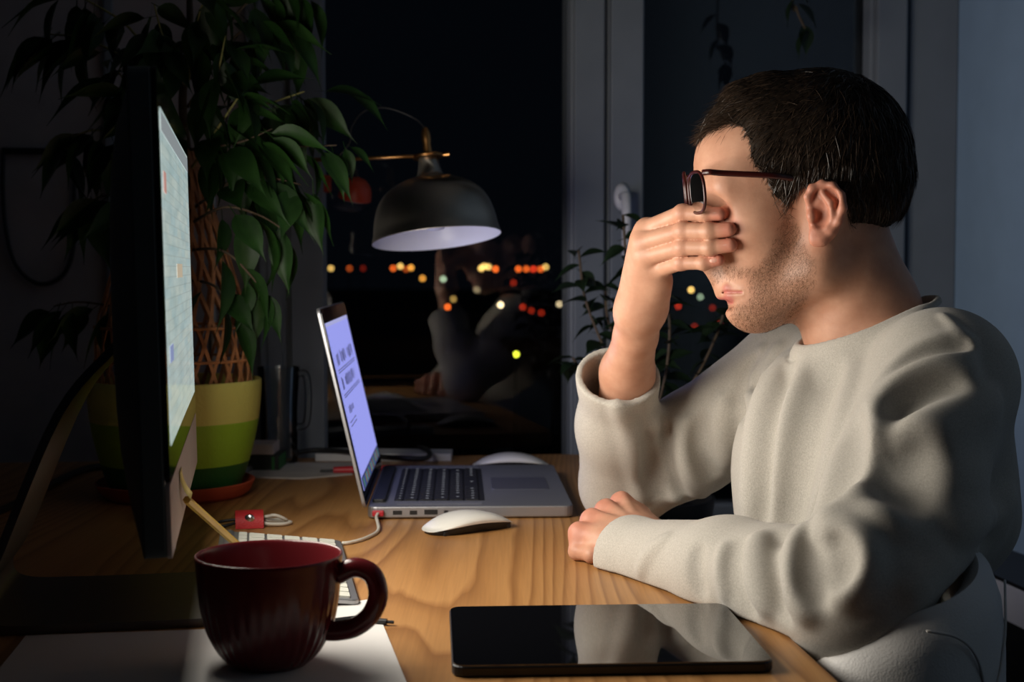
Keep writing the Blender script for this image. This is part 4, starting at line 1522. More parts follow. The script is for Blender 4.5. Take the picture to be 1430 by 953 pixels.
def polygonise(g, h, lo, hi, B=16):
    """naive surface nets over the blocks that hold the surface"""
    lo, hi = np.array(lo, float), np.array(hi, float)
    nb = np.ceil((hi - lo) / (h * B)).astype(int)
    N = nb * B + 2
    bi = np.stack(np.meshgrid(*[np.arange(n) for n in nb], indexing='ij'), -1).reshape(-1, 3)
    ctr = lo + (bi + 0.5) * h * B
    dc = g.eval(ctr.astype(F32))
    act = bi[np.abs(dc) < h * B * 0.87 * 1.7 + 0.006]
    loc = np.stack(np.meshgrid(*[np.arange(B + 1)] * 3, indexing='ij'), -1).reshape(-1, 3)
    corner = np.array([(i, j, k) for i in (0, 1) for j in (0, 1) for k in (0, 1)])
    edges = [(a, b) for a in range(8) for b in range(a + 1, 8) if np.abs(corner[a] - corner[b]).sum() == 1]
    ids, pos, quads = [], [], []
    for b in act:
        org = lo + b * h * B
        pts = (org + loc * h).astype(F32)
        d = g.eval(pts, org + h * B / 2, h * B * 0.87).reshape((B + 1,) * 3)
        ins = d < 0
        if ins.all() or not ins.any():
            continue
        cs = np.stack([ins[c[0]:c[0] + B, c[1]:c[1] + B, c[2]:c[2] + B] for c in corner], -1)
        sm_ = cs.sum(-1)
        ci = np.argwhere((sm_ > 0) & (sm_ < 8))
        if len(ci) == 0:
            continue
        val = np.stack([d[ci[:, 0] + c[0], ci[:, 1] + c[1], ci[:, 2] + c[2]] for c in corner], -1)
        acc = np.zeros((len(ci), 3))
        cnt = np.zeros(len(ci))
        for a, e in edges:
            va, ve = val[:, a], val[:, e]
            x = (va < 0) != (ve < 0)
            t = np.where(x, va / np.where(x, va - ve, 1), 0)
            acc += np.where(x[:, None], corner[a] + t[:, None] * (corner[e] - corner[a]), 0)
            cnt += x
        gi = ci + b * B
        pos.append(lo + (gi + acc / cnt[:, None]) * h)
        ids.append((gi[:, 0] * N[1] + gi[:, 1]) * N[2] + gi[:, 2])
        for ax in range(3):
            s0 = [slice(0, B)] * 3
            s1 = [slice(0, B)] * 3
            s1[ax] = slice(1, B + 1)
            a0, a1 = ins[tuple(s0)], ins[tuple(s1)]
            e = np.argwhere(a0 != a1)
            if len(e) == 0:
                continue
            flip = a0[e[:, 0], e[:, 1], e[:, 2]]
            ge = e + b * B
            u, v = (ax + 1) % 3, (ax + 2) % 3
            q = []
            for (du, dv) in ((0, 0), (-1, 0), (-1, -1), (0, -1)):
                c = ge.copy()
                c[:, u] += du
                c[:, v] += dv
                q.append((c[:, 0] * N[1] + c[:, 1]) * N[2] + c[:, 2])
            q = np.stack(q, 1)
            q[~flip] = q[~flip][:, ::-1]
            quads.append(q)
    ids, pos, quads = np.concatenate(ids), np.concatenate(pos), np.concatenate(quads)
    o = np.argsort(ids)
    ids, pos = ids[o], pos[o]
    ix = np.searchsorted(ids, quads)
    ix = np.clip(ix, 0, len(ids) - 1)
    ok = (ids[ix] == quads).all(1)
    return pos, ix[ok]


def np_mesh(name, pos, quads, mat, parent, cols=None):
    me = bpy.data.meshes.new(name)
    me.vertices.add(len(pos))
    base, q_ = np.zeros(3), parent
    while q_ is not None:
        base = base + np.array(q_.location)
        q_ = q_.parent
    me.vertices.foreach_set('co', (pos - base).astype(F32).ravel())
    k = quads.shape[1]
    me.loops.add(len(quads) * k)
    me.loops.foreach_set('vertex_index', quads.astype(np.int32).ravel())
    me.polygons.add(len(quads))
    me.polygons.foreach_set('loop_start', np.arange(0, len(quads) * k, k, dtype=np.int32))
    me.polygons.foreach_set('use_smooth', np.ones(len(quads), bool))
    me.update(calc_edges=True)
    if cols is not None:
        at = me.color_attributes.new('tint', 'FLOAT_COLOR', 'POINT')
        at.data.foreach_set('color', np.concatenate([cols, np.ones((len(cols), 1))], 1).astype(F32).ravel())
    me.materials.append(M[mat])
    o = bpy.data.objects.new(name, me)
    COL.objects.link(o)
    o.parent = parent
    return o


def hit(g, pts2, lo=0.75, hi=2.2):
    """where the rays of photo pixels meet the surface of g"""
    pts2 = np.array(pts2, float)
    dirs = np.stack([P(a, b, 1.0) for a, b in pts2]) - np.array([0, 0, CAMZ])
    t = np.full(len(pts2), lo)
    for _ in range(90):
        p = np.array([0, 0, CAMZ]) + dirs * t[:, None]
        d = g.eval(p.astype(F32))
        t = np.minimum(t + 0.75 * d, hi)
    return np.array([0, 0, CAMZ]) + dirs * t[:, None], t < hi - 1e-3, -dirs / np.linalg.norm(dirs, axis=1)[:, None]


def grad(g, p):
    e = 0.0015
    out = []
    for ax in range(3):
        o = np.zeros(3)
        o[ax] = e
        out.append(g.eval((p + o).astype(F32)) - g.eval((p - o).astype(F32)))
    n = np.stack(out, 1).astype(float)
    return n / (np.linalg.norm(n, axis=1)[:, None] + 1e-9)


# ------------------------------------------------------------------ pose (photo pixel, depth)
HY = 1.42
neck0, neck1 = P(1178, 375, HY), P(1222, 500, HY)
SL, SR = P(1316, 530, 1.31), P(1113, 518, 1.575)        # shoulders (his left is towards the camera)
EL, ER = P(1192, 838, 1.155), P(872, 676, 1.662)         # elbows
WLw, WRw = P(908, 766, 1.43), P(893, 436, 1.476)        # wrists
CHEST = np.array([0.340, 1.415, 0.832])
BELLY = np.array([0.330, 1.405, 0.680])
PELV = np.array([0.335, 1.395, 0.540])
TR = rotz(math.radians(-76))       # local x = across the shoulders, y = back
tx_ = np.array([cl, cb, np.array([0, 0, 1.0])]).T   # columns: towards his left, his back, up

# ---- head
head = G()
head.u(ell(P(1130, 225, HY), (0.0925, 0.0745, 0.084), roty(math.radians(-12))))
head.u(ell(P(1046, 232, HY), (0.0535, 0.060, 0.056)), 0.03)
head.u(ell(P(1066, 325, HY), (0.0500, 0.055, 0.078)), 0.02)
for s in (-1, 1):
    head.u(rc_(P(1138, 300, HY) + [0, s * 0.054, 0], P(1128, 378, HY) + [0, s * 0.048, 0], 0.018, 0.018), 0.025)
    head.u(rc_(P(1128, 378, HY) + [0, s * 0.048, 0], P(1058, 430, HY) + [0, s * 0.012, 0], 0.018, 0.0185), 0.02)
    head.u(ell(P(1046, 314, HY) + [0, s * 0.042, 0], (0.020, 0.013, 0.018)), 0.025)      # cheekbone
    head.u(rc_(P(988, 264, HY) + [0, s * 0.010, 0], P(1000, 264, HY) + [0, s * 0.044, 0], 0.009, 0.008), 0.015)   # brow
    head.u(ell(P(1030, 264, HY) + [0, s * 0.044, 0], (0.022, 0.0125, 0.022)), 0.02)
    head.s(ell(P(988, 298, HY) + [0, s * 0.033, 0], (0.014, 0.016, 0.012)), 0.016)       # eye socket
    head.u(ell(P(1008, 304, HY) + [0, s * 0.031, 0], (0.0120, 0.0140, 0.0105)), 0.004)   # closed lid
    head.s(chain([P(998, 308, HY) + [0, s * 0.018, 0], P(996, 310, HY) + [0, s * 0.031, 0], P(1006, 308, HY) + [0, s * 0.044, 0]], [0.0012] * 3, 0), 0.003)
head.u(ell(P(1062, 412, HY), (0.042, 0.031, 0.032)), 0.016)            # mouth mound
head.u(ell(P(1050, 436, HY), (0.0185, 0.022, 0.0165)), 0.012)         # chin
head.u(chain([P(984, 268, HY), P(965, 318, HY), P(954, 342, HY)], [0.0095, 0.0110, 0.0125], 0.006), 0.012)  # nose
for s in (-1, 1):
    head.u(ell(P(972, 355, HY) + [0, s * 0.0125, 0], (0.0115, 0.0075, 0.0085)), 0.008)
    head.s(ell(P(968, 363, HY) + [0, s * 0.008, 0], (0.006, 0.0035, 0.004)), 0.003)
head.u(rc_(P(990, 372, HY), P(1012, 394, HY), 0.0075, 0.010), 0.014)  # philtrum
# lips
lip_u = chain([P(1037, 407, HY - 0.0275), P(1019, 403, HY - 0.018), P(1009, 402.5, HY - 0.004), P(1009, 402.5, HY + 0.004), P(1018, 402.5, HY + 0.018), P(1036, 407, HY + 0.0275)], [0.0034, 0.0048, 0.0052, 0.0052, 0.0048, 0.0034], 0.003)
lip_l = chain([P(1037, 409, HY - 0.0265), P(1023, 414, HY - 0.017), P(1013, 415.5, HY), P(1023, 414, HY + 0.017), P(1036, 409, HY + 0.0265)], [0.0034, 0.0066, 0.0076, 0.0066, 0.0034], 0.003)
head.u(lip_u, 0.004)
head.u(lip_l, 0.004)
head.s(chain([P(1036, 408.5, HY - 0.031), P(1014, 408.5, HY - 0.021), P(1006, 408.5, HY - 0.004), P(1006, 408.5, HY + 0.004), P(1014, 408.5, HY + 0.021), P(1036, 408.5, HY + 0.031)], [0.0008] * 6, 0), 0.0025)
head.s(ell(P(1014, 426, HY), (0.008, 0.018, 0.0045)), 0.010)          # hollow under the lip
skull = G()
skull.items, skull.lo, skull.hi = list(head.items), head.lo.copy(), head.hi.copy()
# near ear
EY = HY - 0.079
ear = G()
ear.u(ell(P(1152, 298, EY), (0.0165, 0.0055, 0.027), rotz(math.radians(-22))))
ear.u(chain([P(1131, 292, EY + .004), P(1128, 275, EY), P(1134, 263, EY - .002), P(1148, 257, EY - .004), P(1163, 260, EY - .009), P(1174, 273, EY - .012), P(1177, 290, EY - .013), P(1171, 309, EY - .010), P(1160, 323, EY - .006), P(1148, 334, EY - .001), P(1138, 337, EY + .002)],
             [.0028, .0034, .0036, .0036, .0036, .0038, .0038, .0034, .0034, .0055, .0045], 0.003), 0.004)
ear.u(ell(P(1144, 328, EY), (0.0095, 0.0050, 0.0105)), 0.005)
ear.s(ell(P(1158, 279, EY - .010), (0.0085, 0.0055, 0.010), rotz(math.radians(-22))), 0.004)
ear.u(chain([P(1149, 270, EY - .004), P(1160, 284, EY - .008), P(1161, 300, EY - .008), P(1153, 316, EY - .005), P(1143, 320, EY - .002)], [.0022, .0034, .0036, .0034, .0036], 0.003), 0.004)
ear.s(ell(P(1145, 302, EY - .007), (0.0085, 0.0085, 0.0115)), 0.004)
ear.u(ell(P(1133, 302, EY), (0.0045, 0.0045, 0.006)), 0.004)
head.u(ear, 0.006)
ear2 = G()
ear2.u(ell(P(1152, 298, HY) + [0.02, 0.083, 0], (0.017, 0.006, 0.028), rotz(math.radians(22))))
head.u(ear2, 0.006)
# neck
neck = G()
neck.u(rc_(P(1172, 345, HY), P(1204, 440, HY), 0.051, 0.054))
neck.u(rc_(P(1204, 440, HY), P(1220, 520, HY), 0.054, 0.062), 0.02)
neck.u(rc_(P(1175, 385, HY) + [0, -0.035, 0], P(1180, 500, HY) + [0, -0.012, 0], 0.018, 0.016), 0.02)
neck.u(rc_(P(1148, 425, HY), P(1172, 495, HY), 0.022, 0.020), 0.02)
neck.u(rc_(P(1225, 500, HY), P(1290, 520, HY - 0.09), 0.034, 0.04), 0.03)
neck.u(rc_(P(1225, 500, HY), P(1180, 530, HY + 0.09), 0.034, 0.04), 0.03)

core = G()
core.u(head)
core.u(neck, 0.022)
core.u(ell(CHEST + [0.01, 0, -0.01], (0.140, 0.080, 0.10), tx_), 0.02)
core.i(halfspace((0, 0, 0.76), (0, 0, -1)), 0.01)


# ---- hands
def finger(pts, rs):
    g = G()
    for i in range(len(pts) - 1):
        g.u(rc_(pts[i], pts[i + 1], rs[i], rs[i + 1]), 0.0025)
    # knuckle swellings
    for i in (1, 2):
        g.u(ell(pts[i], (rs[i] * 1.09,) * 3), 0.003)
    return g


rh = {'i': [(904, 321, 1.430), (953, 298, 1.392), (985, 299, 1.377), (1006, 299, 1.369)],
      'm': [(898, 339, 1.425), (954, 322.5, 1.387), (991, 323, 1.370), (1018, 320.5, 1.362)],
      'r': [(904, 358, 1.425), (953, 345.5, 1.389), (992, 346, 1.372), (1020, 342.5, 1.364)],
      'l': [(916, 377, 1.431), (951, 367, 1.397), (983, 367.5, 1.382), (1004, 363, 1.375)]}
rr = {'i': [.0105, .0088, .0078, .0070], 'm': [.0108, .0090, .0083, .0074], 'r': [.0105, .0086, .0080, .0072], 'l': [.0098, .0077, .0069, .0062]}
RH = {k: [P(a, b, y + 0.006) for a, b, y in v] for k, v in rh.items()}
rfing = G()
for k in 'imrl':
    rfing.u(finger(RH[k], [q * 0.935 for q in rr[k]]), 0.0)
rpalm = G()
for k, off in (('i', -8), ('m', -3), ('r', 3), ('l', 9)):
    w = WRw + np.array([off * 0.0009, 0.002 * (off < 0), 0])
    rpalm.u(rc_(w, RH[k][0] + [0, 0.004, 0], 0.0175, 0.0125), 0.012)
rpalm.u(rc_(P(912, 425, 1.468), P(921, 394, 1.445), 0.0140, 0.0125), 0.012)
thr = [P(886, 424, 1.490), P(896, 378, 1.478), P(938, 350, 1.468), P(985, 322, 1.455)]
rpalm.u(chain(thr, [.0150, .0125, .0105, .0085], 0.006), 0.010)
rarm = G()
rarm.u(rpalm)
rarm.u(rfing, 0.006)
RMID = P(872, 540, 1.56)
rarm.u(chain([P(894, 432, 1.478), P(888, 468, 1.503), P(876, 520, 1.550), ER], [0.0215, 0.0220, 0.0285, 0.040], 0.01), 0.014)
rarm.u(rc_(ER, SR, 0.042, 0.048), 0.01)

lh_ = {'l': [(808, 744, 1.468), (806, 771, 1.458), (826, 782, 1.440), (842, 778, 1.438)],
       'r': [(825, 727, 1.486), (815, 764, 1.486), (834, 776, 1.464), (850, 772, 1.458)],
       'm': [(845, 714, 1.507), (830, 757, 1.512), (846, 766, 1.490), (862, 764, 1.478)],
       'i': [(866, 703, 1.530), (850, 748, 1.542), (864, 756, 1.520), (880, 752, 1.505)]}
LHd = {k: [P(*p) for p in v] for k, v in lh_.items()}
for k in LHd:
    for i in range(1, 4):
        LHd[k][i][2] = max(LHd[k][i][2], DESK + 0.0095)
lr = {'i': [.0115, .0090, .0082, .0072], 'm': [.0120, .0094, .0085, .0075], 'r': [.0115, .0090, .0082, .0072], 'l': [.0108, .0082, .0075, .0068]}
lfing = G()
for k in 'imrl':
    lfing.u(finger(LHd[k], lr[k]), 0.0015)
lpalm = G()
for k, off in (('i', 12), ('m', 5), ('r', -3), ('l', -10)):
    w = WLw + np.array([0, off * 0.0010, 0.003])
    lpalm.u(rc_(w, LHd[k][0] + [0.004, 0, -0.003], 0.0185, 0.0125), 0.010)
lpalm.u(rc_(P(872, 782, 1.425), P(836, 768, 1.452), 0.0135, 0.0125), 0.012)      # heel on the little finger side
lpalm.u(chain([P(915, 748, 1.470), P(893, 722, 1.525), P(874, 728, 1.560), P(858, 742, 1.570)], [.0155, .0120, .0100, .0085], 0.006), 0.012)
# tendons over the back of the hand
for k in 'imr':
    a, b = WLw + np.array([-0.008, 0.004, 0.014]), LHd[k][0] + np.array([0.002, 0, 0.008])
    lpalm.u(rc_(a * 0.55 + b * 0.45 + [0, 0, 0.001], b, 0.0022, 0.0032), 0.007)
larm = G()
larm.u(lpalm)
larm.u(lfing, 0.006)
larm.u(chain([WLw, WLw * 0.7 + EL * 0.3, EL], [0.0225, 0.030, 0.040], 0.01), 0.014)
larm.u(rc_(EL, SL, 0.042, 0.048), 0.01)
larm.s(boxp((-1, 0.8, DESK - 0.1), (0.2, 2.3, DESK + 0.0006)), 0.0)

body = G()
body.u(core)
body.u(rarm, 0.0015)
body.u(larm, 0.0015)

person = thing('person', 'man in oatmeal sweater seated at desk covering his eyes with one hand', 'person', (PELV[0], PELV[1], 0))


def skin_mat():
    m, nt, b = _new('skin')
    at = nt.nodes.new('ShaderNodeAttribute')
    at.attribute_name = 'tint'
    sep = nt.nodes.new('ShaderNodeSeparateColor')
    lk(nt, at.outputs['Color'], sep.inputs[0])
    v = coords(nt)
    base = ramp(nt, noise(nt, v, 45, 4, 0.6), [(0.3, (0.50, 0.245, 0.155)), (0.7, (0.60, 0.325, 0.215))])
    red = mixc(nt, sep.outputs['Red'], base, (0.58, 0.145, 0.105))
    spk = noise(nt, v, 900, 2, 0.7)
    brd = mixc(nt, mathn(nt, 'MULTIPLY', sep.outputs['Green'], ramp(nt, spk, [(0.35, (0.15,) * 3), (0.65, (0.8,) * 3)])), red, (0.16, 0.085, 0.05))
    lip = mixc(nt, sep.outputs['Blue'], brd, (0.47, 0.145, 0.12))
    lk(nt, lip, b.inputs['Base Color'])
    b.inputs['Roughness'].default_value = 0.47
    b.inputs['Specular IOR Level'].default_value = 0.35
    b.inputs['Subsurface Weight'].default_value = 0.05
    b.inputs['Subsurface Radius'].default_value = (0.9, 0.35, 0.2)
    b.inputs['Subsurface Scale'].default_value = 0.004
    bump(nt, b, noise(nt, v, 420, 3, 0.6), 0.16, 0.0008)
    return m


M['skin'] = skin_mat()
vpos, vq = polygonise(body, 0.00128, (0.03, 1.08, 0.70), (0.55, 1.76, 1.26))

# tint: redness (fingertips, ear, knuckles, lips), beard shadow
def pxy(p):
    """photo pixels of world points"""
    q = p - np.array([0, 0, CAMZ])
    s, c = math.sin(PITCH), math.cos(PITCH)
    dep = q[:, 1] * c - q[:, 2] * s
    up = q[:, 1] * s + q[:, 2] * c
    return CX + FPX * q[:, 0] / dep, CY - FPX * up / dep


def inpoly(px, py, poly):
    ins = np.zeros(len(px), bool)
    n = len(poly)
    for i in range(n):
        x0, y0 = poly[i]
        x1, y1 = poly[(i + 1) % n]
        c = ((y0 > py) != (y1 > py)) & (px < (x1 - x0) * (py - y0) / ((y1 - y0) if y1 != y0 else 1e-9) + x0)
        ins ^= c
    return ins


def polydist(px, py, poly):
    """signed distance to polygon, negative inside (pixels)"""
    d = np.full(len(px), 1e9)
    n = len(poly)
    for i in range(n):
        a, b = np.array(poly[i], float), np.array(poly[(i + 1) % n], float)
        e = b - a
        t = np.clip(((px - a[0]) * e[0] + (py - a[1]) * e[1]) / max((e @ e), 1e-9), 0, 1)
        d = np.minimum(d, np.hypot(px - a[0] - t * e[0], py - a[1] - t * e[1]))
    return np.where(inpoly(px, py, poly), -d, d)


# the head's side view: mirror the far half onto the near half so both sides are tinted alike
BEARD = [(1100, 296), (1108, 300), (1116, 318), (1124, 345), (1138, 365), (1136, 395), (1122, 425), (1108, 452), (1075, 462), (1040, 462), (1022, 448), (1024, 428), (1044, 425), (1052, 408), (1042, 385), (1010, 388), (996, 396), (990, 380), (1008, 372), (1045, 375), (1062, 372), (1080, 345), (1090, 318)]


def side_px(p):
    q = p.copy()
    q[:, 1] = HY - np.abs(q[:, 1] - HY)
    return pxy(q)


tint = np.zeros((len(vpos), 3))
hx, hyy = side_px(vpos)
headm = (np.abs(vpos[:, 1] - HY) < 0.12) & (core.eval(vpos.astype(F32)) < 0.004)
bd = polydist(hx, hyy, BEARD)
tint[:, 1] = np.where(headm & (vpos[:, 2] > 0.93), np.clip((6 - bd) / 14, 0, 1), 0)
ud = np.minimum(lip_u.eval(vpos.astype(F32)), lip_l.eval(vpos.astype(F32)))
tint[:, 2] = np.clip((0.0015 - ud) / 0.0016, 0, 1) * headm
tint[:, 1] *= 1 - tint[:, 2]
ed = ear.eval(vpos.astype(F32))
tint[:, 0] = np.maximum(tint[:, 0], np.clip((0.004 - ed) / 0.004, 0, 1) * 0.35)
for HH in (RH, LHd):
    for k in 'imrl':
        dt = np.linalg.norm(vpos - HH[k][3], axis=1)
        tint[:, 0] = np.maximum(tint[:, 0], np.clip((0.016 - dt) / 0.012, 0, 1) * 0.6)
for k in 'imrl':
    dt = np.linalg.norm(vpos - LHd[k][0], axis=1)
    tint[:, 0] = np.maximum(tint[:, 0], np.clip((0.026 - dt) / 0.02, 0, 1) * 0.45)
    dt = np.linalg.norm(vpos - RH[k][1], axis=1)
    tint[:, 0] = np.maximum(tint[:, 0], np.clip((0.014 - dt) / 0.012, 0, 1) * 0.22)
body_o = np_mesh('body', vpos, vq, 'skin', person, tint)
body_o.data.set_sharp_from_angle(angle=math.radians(42))
print('body', len(vpos))
# finger nails of the raised hand
for k in 'imrl':
    a, b = RH[k][2], RH[k][3]
    ax = (b - a) / np.linalg.norm(b - a)
    out = np.array([0.0, -1.0, 0.12])
    out -= ax * np.dot(out, ax)
    out /= np.linalg.norm(out)
    sd = np.cross(ax, out)
    c0 = b + out * rr[k][3] * 0.64 - ax * 0.0030
    vs, fs = [], []
    for i in range(5):
        for j in range(5):
            u, w = (i / 4 - 0.5) * 2, (j / 4 - 0.5) * 2
            wd = rr[k][3] * 0.62 * (1 - 0.12 * u * u)
            vs.append(c0 + ax * u * 0.0045 * (1 - 0.18 * w * w) + sd * w * wd + out * (0.0020 * (1 - w * w) + 0.0003 - 0.0010 * max(0, u) ** 2))
    for i in range(4):
        for j in range(4):
            q0 = i * 5 + j
            fs.append((q0, q0 + 1, q0 + 6, q0 + 5))
    no = obj('fingernail', MB().add(vs, fs), pm('nail', (0.58, 0.29, 0.215), 0.42, var=0.03), person, smooth=True)
    so = no.modifiers.new('thick', 'SOLIDIFY')
    so.thickness = 0.0012

# ------------------------------------------------------------------ sweater
sw = G()
sw.u(ell(CHEST, (0.165, 0.112, 0.135), tx_))
sw.u(ell(BELLY + [0.004, 0, 0], (0.150, 0.106, 0.200), tx_), 0.035)
sw.u(ell(PELV + [0.004, 0, 0.01], (0.165, 0.112, 0.115), tx_), 0.035)
nb_ = P(1230, 532, HY)
sw.u(rc_(nb_, SL, 0.046, 0.056), 0.03)
sw.u(rc_(nb_, SR, 0.046, 0.056), 0.03)
sw.u(rc_(P(1262, 478, HY - .01), P(1318, 640, 1.40), 0.046, 0.06), 0.04)       # upper back
sw.u(rc_(P(1322, 570, 1.33), P(1338, 720, 1.33), 0.054, 0.056), 0.035)
sleeve_l = chain([SL, SL * 0.45 + EL * 0.55 + np.array([0.006, 0, 0.0]), EL], [0.064, 0.064, 0.058], 0.02)
sw.u(sleeve_l, 0.022)
axl = (WLw - EL) / np.linalg.norm(WLw - EL)
CUL = P(880, 778, 1.435)
fore_l = G()
fore_l.u(chain([EL, EL * 0.5 + CUL * 0.5 + [0, 0, 0.004], CUL, CUL + axl * 0.03], [0.058, 0.047, 0.0375, 0.0372], 0.02))
fore_l.i(halfspace(CUL + axl * 0.004, axl), 0.002)
sw.u(fore_l, 0.012)
sleeve_r = chain([SR, SR * 0.4 + ER * 0.6 + np.array([0, 0, -0.004]), ER], [0.062, 0.056, 0.050], 0.02)
sw.u(sleeve_r, 0.02)
CUR = P(863, 524, 1.555)
axr = np.array(WRw - ER)
axr /= np.linalg.norm(axr)
axr = axr + np.array([0.0, -0.05, 0.10])
axr /= np.linalg.norm(axr)
fore_r = G()
fore_r.u(chain([ER, ER * 0.45 + CUR * 0.55 + np.array([-0.002, 0, 0]), CUR, CUR + axr * 0.03], [0.052, 0.0455, 0.0412, 0.0425], 0.02))
fore_r.i(halfspace(CUR, axr), 0.002)
sw.u(fore_r, 0.012)
# folds drawn where they show: (raise or cut, radius, sink, blend, photo points)
FOLDS = [
    ('u', .0035, .0020, .006, [(1316, 440), (1332, 456), (1341, 472), (1350, 484), (1351, 514)]),
    ('u', .010, .0070, .016, [(1346, 478), (1310, 486), (1272, 504), (1240, 535), (1215, 575)]),
    ('u', .009, .0060, .014, [(1348, 492), (1312, 504), (1280, 522), (1252, 552), (1228, 590)]),
    ('s', .007, .0070, .014, [(1345, 485), (1300, 500), (1265, 522), (1236, 556)]),
    ('u', .014, .0090, .022, [(1345, 520), (1300, 530), (1265, 548), (1240, 580), (1218, 620)]),
    ('s', .012, .0090, .024, [(1330, 548), (1290, 560), (1262, 585), (1240, 615)]),
    ('u', .012, .0070, .022, [(1385, 562), (1340, 580), (1300, 597), (1265, 615), (1235, 640)]),
    ('u', .013, .0080, .024, [(1206, 586), (1200, 636), (1186, 678), (1166, 704), (1150, 738)]),
    ('s', .013, .0085, .026, [(1190, 596), (1180, 640), (1168, 676), (1148, 706)]),
    ('u', .012, .0075, .022, [(1225, 690), (1250, 672), (1262, 690), (1248, 712), (1222, 722)]),
    ('s', .016, .0110, .03, [(1275, 640), (1258, 655), (1275, 690)]),
    ('s', .0105, .0062, .012, [(1104, 750), (1080, 753), (1069, 772), (1072, 800), (1082, 828), (1096, 856)]),
    ('u', .0110, .0060, .013, [(1118, 742), (1112, 768), (1112, 800), (1116, 832), (1124, 856)]),
    ('u', .0105, .0060, .013, [(1058, 752), (1053, 780), (1058, 815), (1070, 848)]),
    ('s', .0120, .0066, .014, [(1140, 745), (1138, 775), (1140, 808), (1148, 828)]),
    ('u', .0125, .0064, .014, [(1150, 738), (1178, 740), (1196, 760), (1201, 784), (1194, 812), (1180, 832)]),
    ('s', .0095, .0060, .014, [(1165, 765), (1172, 788), (1168, 808)]),
    ('u', .006, .0040, .010, [(1010, 765), (1006, 800), (1012, 832)]),
    ('s', .006, .0050, .012, [(975, 770), (972, 800), (978, 825)]),
    ('u', .005, .0036, .010, [(930, 752), (905, 775), (893, 800)]),
    ('s', .0085, .0060, .013, [(1030, 762), (1026, 792), (1032, 826), (1046, 852)]),
    # chest
    ('u', .011, .0090, .022, [(1128, 500), (1098, 560), (1085, 640), (1080, 720)]),
    ('s', .011, .0090, .024, [(1110, 505), (1078, 570), (1066, 650), (1062, 725)]),
    ('u', .011, .0090, .024, [(1092, 505), (1060, 575), (1050, 650), (1048, 720)]),
    ('u', .012, .0100, .026, [(1180, 520), (1160, 580), (1140, 650), (1128, 720)]),
    ('s', .012, .0100, .026, [(1160, 520), (1135, 590), (1118, 660), (1105, 730)]),
    # far sleeve
    ('s', .0080, .0050, .011, [(924, 592), (926, 626), (938, 664), (955, 694)]),
    ('u', .0075, .0050, .013, [(862, 565), (880, 610), (890, 660), (896, 700)]),
    ('u', .0080, .0050, .013, [(912, 588), (918, 630), (930, 670), (948, 700)]),
    ('s', .0080, .0055, .014, [(904, 610), (910, 650), (922, 690)]),
    ('s', .0090, .0065, .016, [(938, 610), (938, 650), (948, 685)]),
    ('u', .0085, .0055, .014, [(958, 590), (956, 630), (966, 670), (985, 695)]),
    ('s', .0085, .0065, .016, [(985, 590), (982, 625), (992, 660)]),
    ('u', .0080, .0055, .014, [(1010, 560), (1006, 600), (1016, 645)]),
    ('u', .0060, .0042, .010, [(1064, 488), (1048, 515), (1044, 550), (1050, 585)]),
    ('s', .0060, .0050, .010, [(1056, 500), (1038, 525), (1036, 560), (1042, 590)]),
    ('u', .0070, .0055, .014, [(1085, 488), (1072, 520), (1064, 560)]),
    # waist
    ('u', .010, .0070, .020, [(1390, 740), (1350, 775), (1310, 800), (1275, 830)]),
    ('u', .010, .0070, .020, [(1410, 700), (1370, 730), (1335, 745)]),
]
base_sw = G()
base_sw.items, base_sw.lo, base_sw.hi = list(sw.items), sw.lo, sw.hi
for op, r, sink, k, pts in FOLDS:
    pts = [(p[0], p[1]) for p in spline([(a, b, 0) for a, b in pts], 6)]
    hp_, ok, vd = hit(base_sw, pts)
    hp_ = hp_[ok]
    if len(hp_) < 2:
        continue
    gn = grad(base_sw, hp_)
    for _ in range(3):
        hp_[1:-1] = 0.5 * hp_[1:-1] + 0.25 * (hp_[:-2] + hp_[2:])
        gn[1:-1] = 0.5 * gn[1:-1] + 0.25 * (gn[:-2] + gn[2:])
    n = len(hp_)
    rs = [r * (0.45 + 0.55 * math.sin(math.pi * min(1, max(0, (i + 0.6) / n))) ** 0.7) for i in range(n)]
    ctrs = [hp_[i] - gn[i] * ((sink if op == 'u' else -sink) * rs[i] / r) for i in range(n)]
    getattr(sw, op)(chain(ctrs, [q * 1.18 for q in rs], k * 0.5), k * 0.85)
# neck opening with a ribbed collar band
RING = [(1120, 488, HY), (1152, 495, HY - .042), (1186, 489, HY - .062), (1222, 471, HY - .068), (1264, 445, HY - .056), (1303, 420, HY - .012), (1280, 424, HY + .045), (1215, 448, HY + .066), (1152, 472, HY + .046)]
rp0 = [P(*p) for p in RING]
fh, bh = rp0[0], rp0[5]
cmid = (fh + bh) / 2
e1 = (bh - fh) / np.linalg.norm(bh - fh)
e2 = np.array([0, 1.0, 0])
upn = np.cross(e1, e2)
if upn[2] < 0:
    upn = -upn
ra_, rb_ = float(np.linalg.norm(bh - fh)) / 2, 0.067
Eh = np.stack([e1, e2, upn], 1).astype(F32)
c32 = cmid.astype(F32)


def hole_f(p):
    q = (p - c32) @ Eh
    f = 1 + np.clip(q[:, 2], 0, 0.2) * 2.2
    d = (np.sqrt((q[:, 0] / (ra_ * f)) ** 2 + (q[:, 1] / (rb_ * f)) ** 2) - 1) * F32(rb_)
    return np.maximum(d, F32(-0.016) - q[:, 2])


def ring_at(th, up=0.0, out=0.0):
    return cmid + e1 * (-(ra_ + out) * math.cos(th)) + e2 * (-(rb_ + out) * math.sin(th)) + upn * up


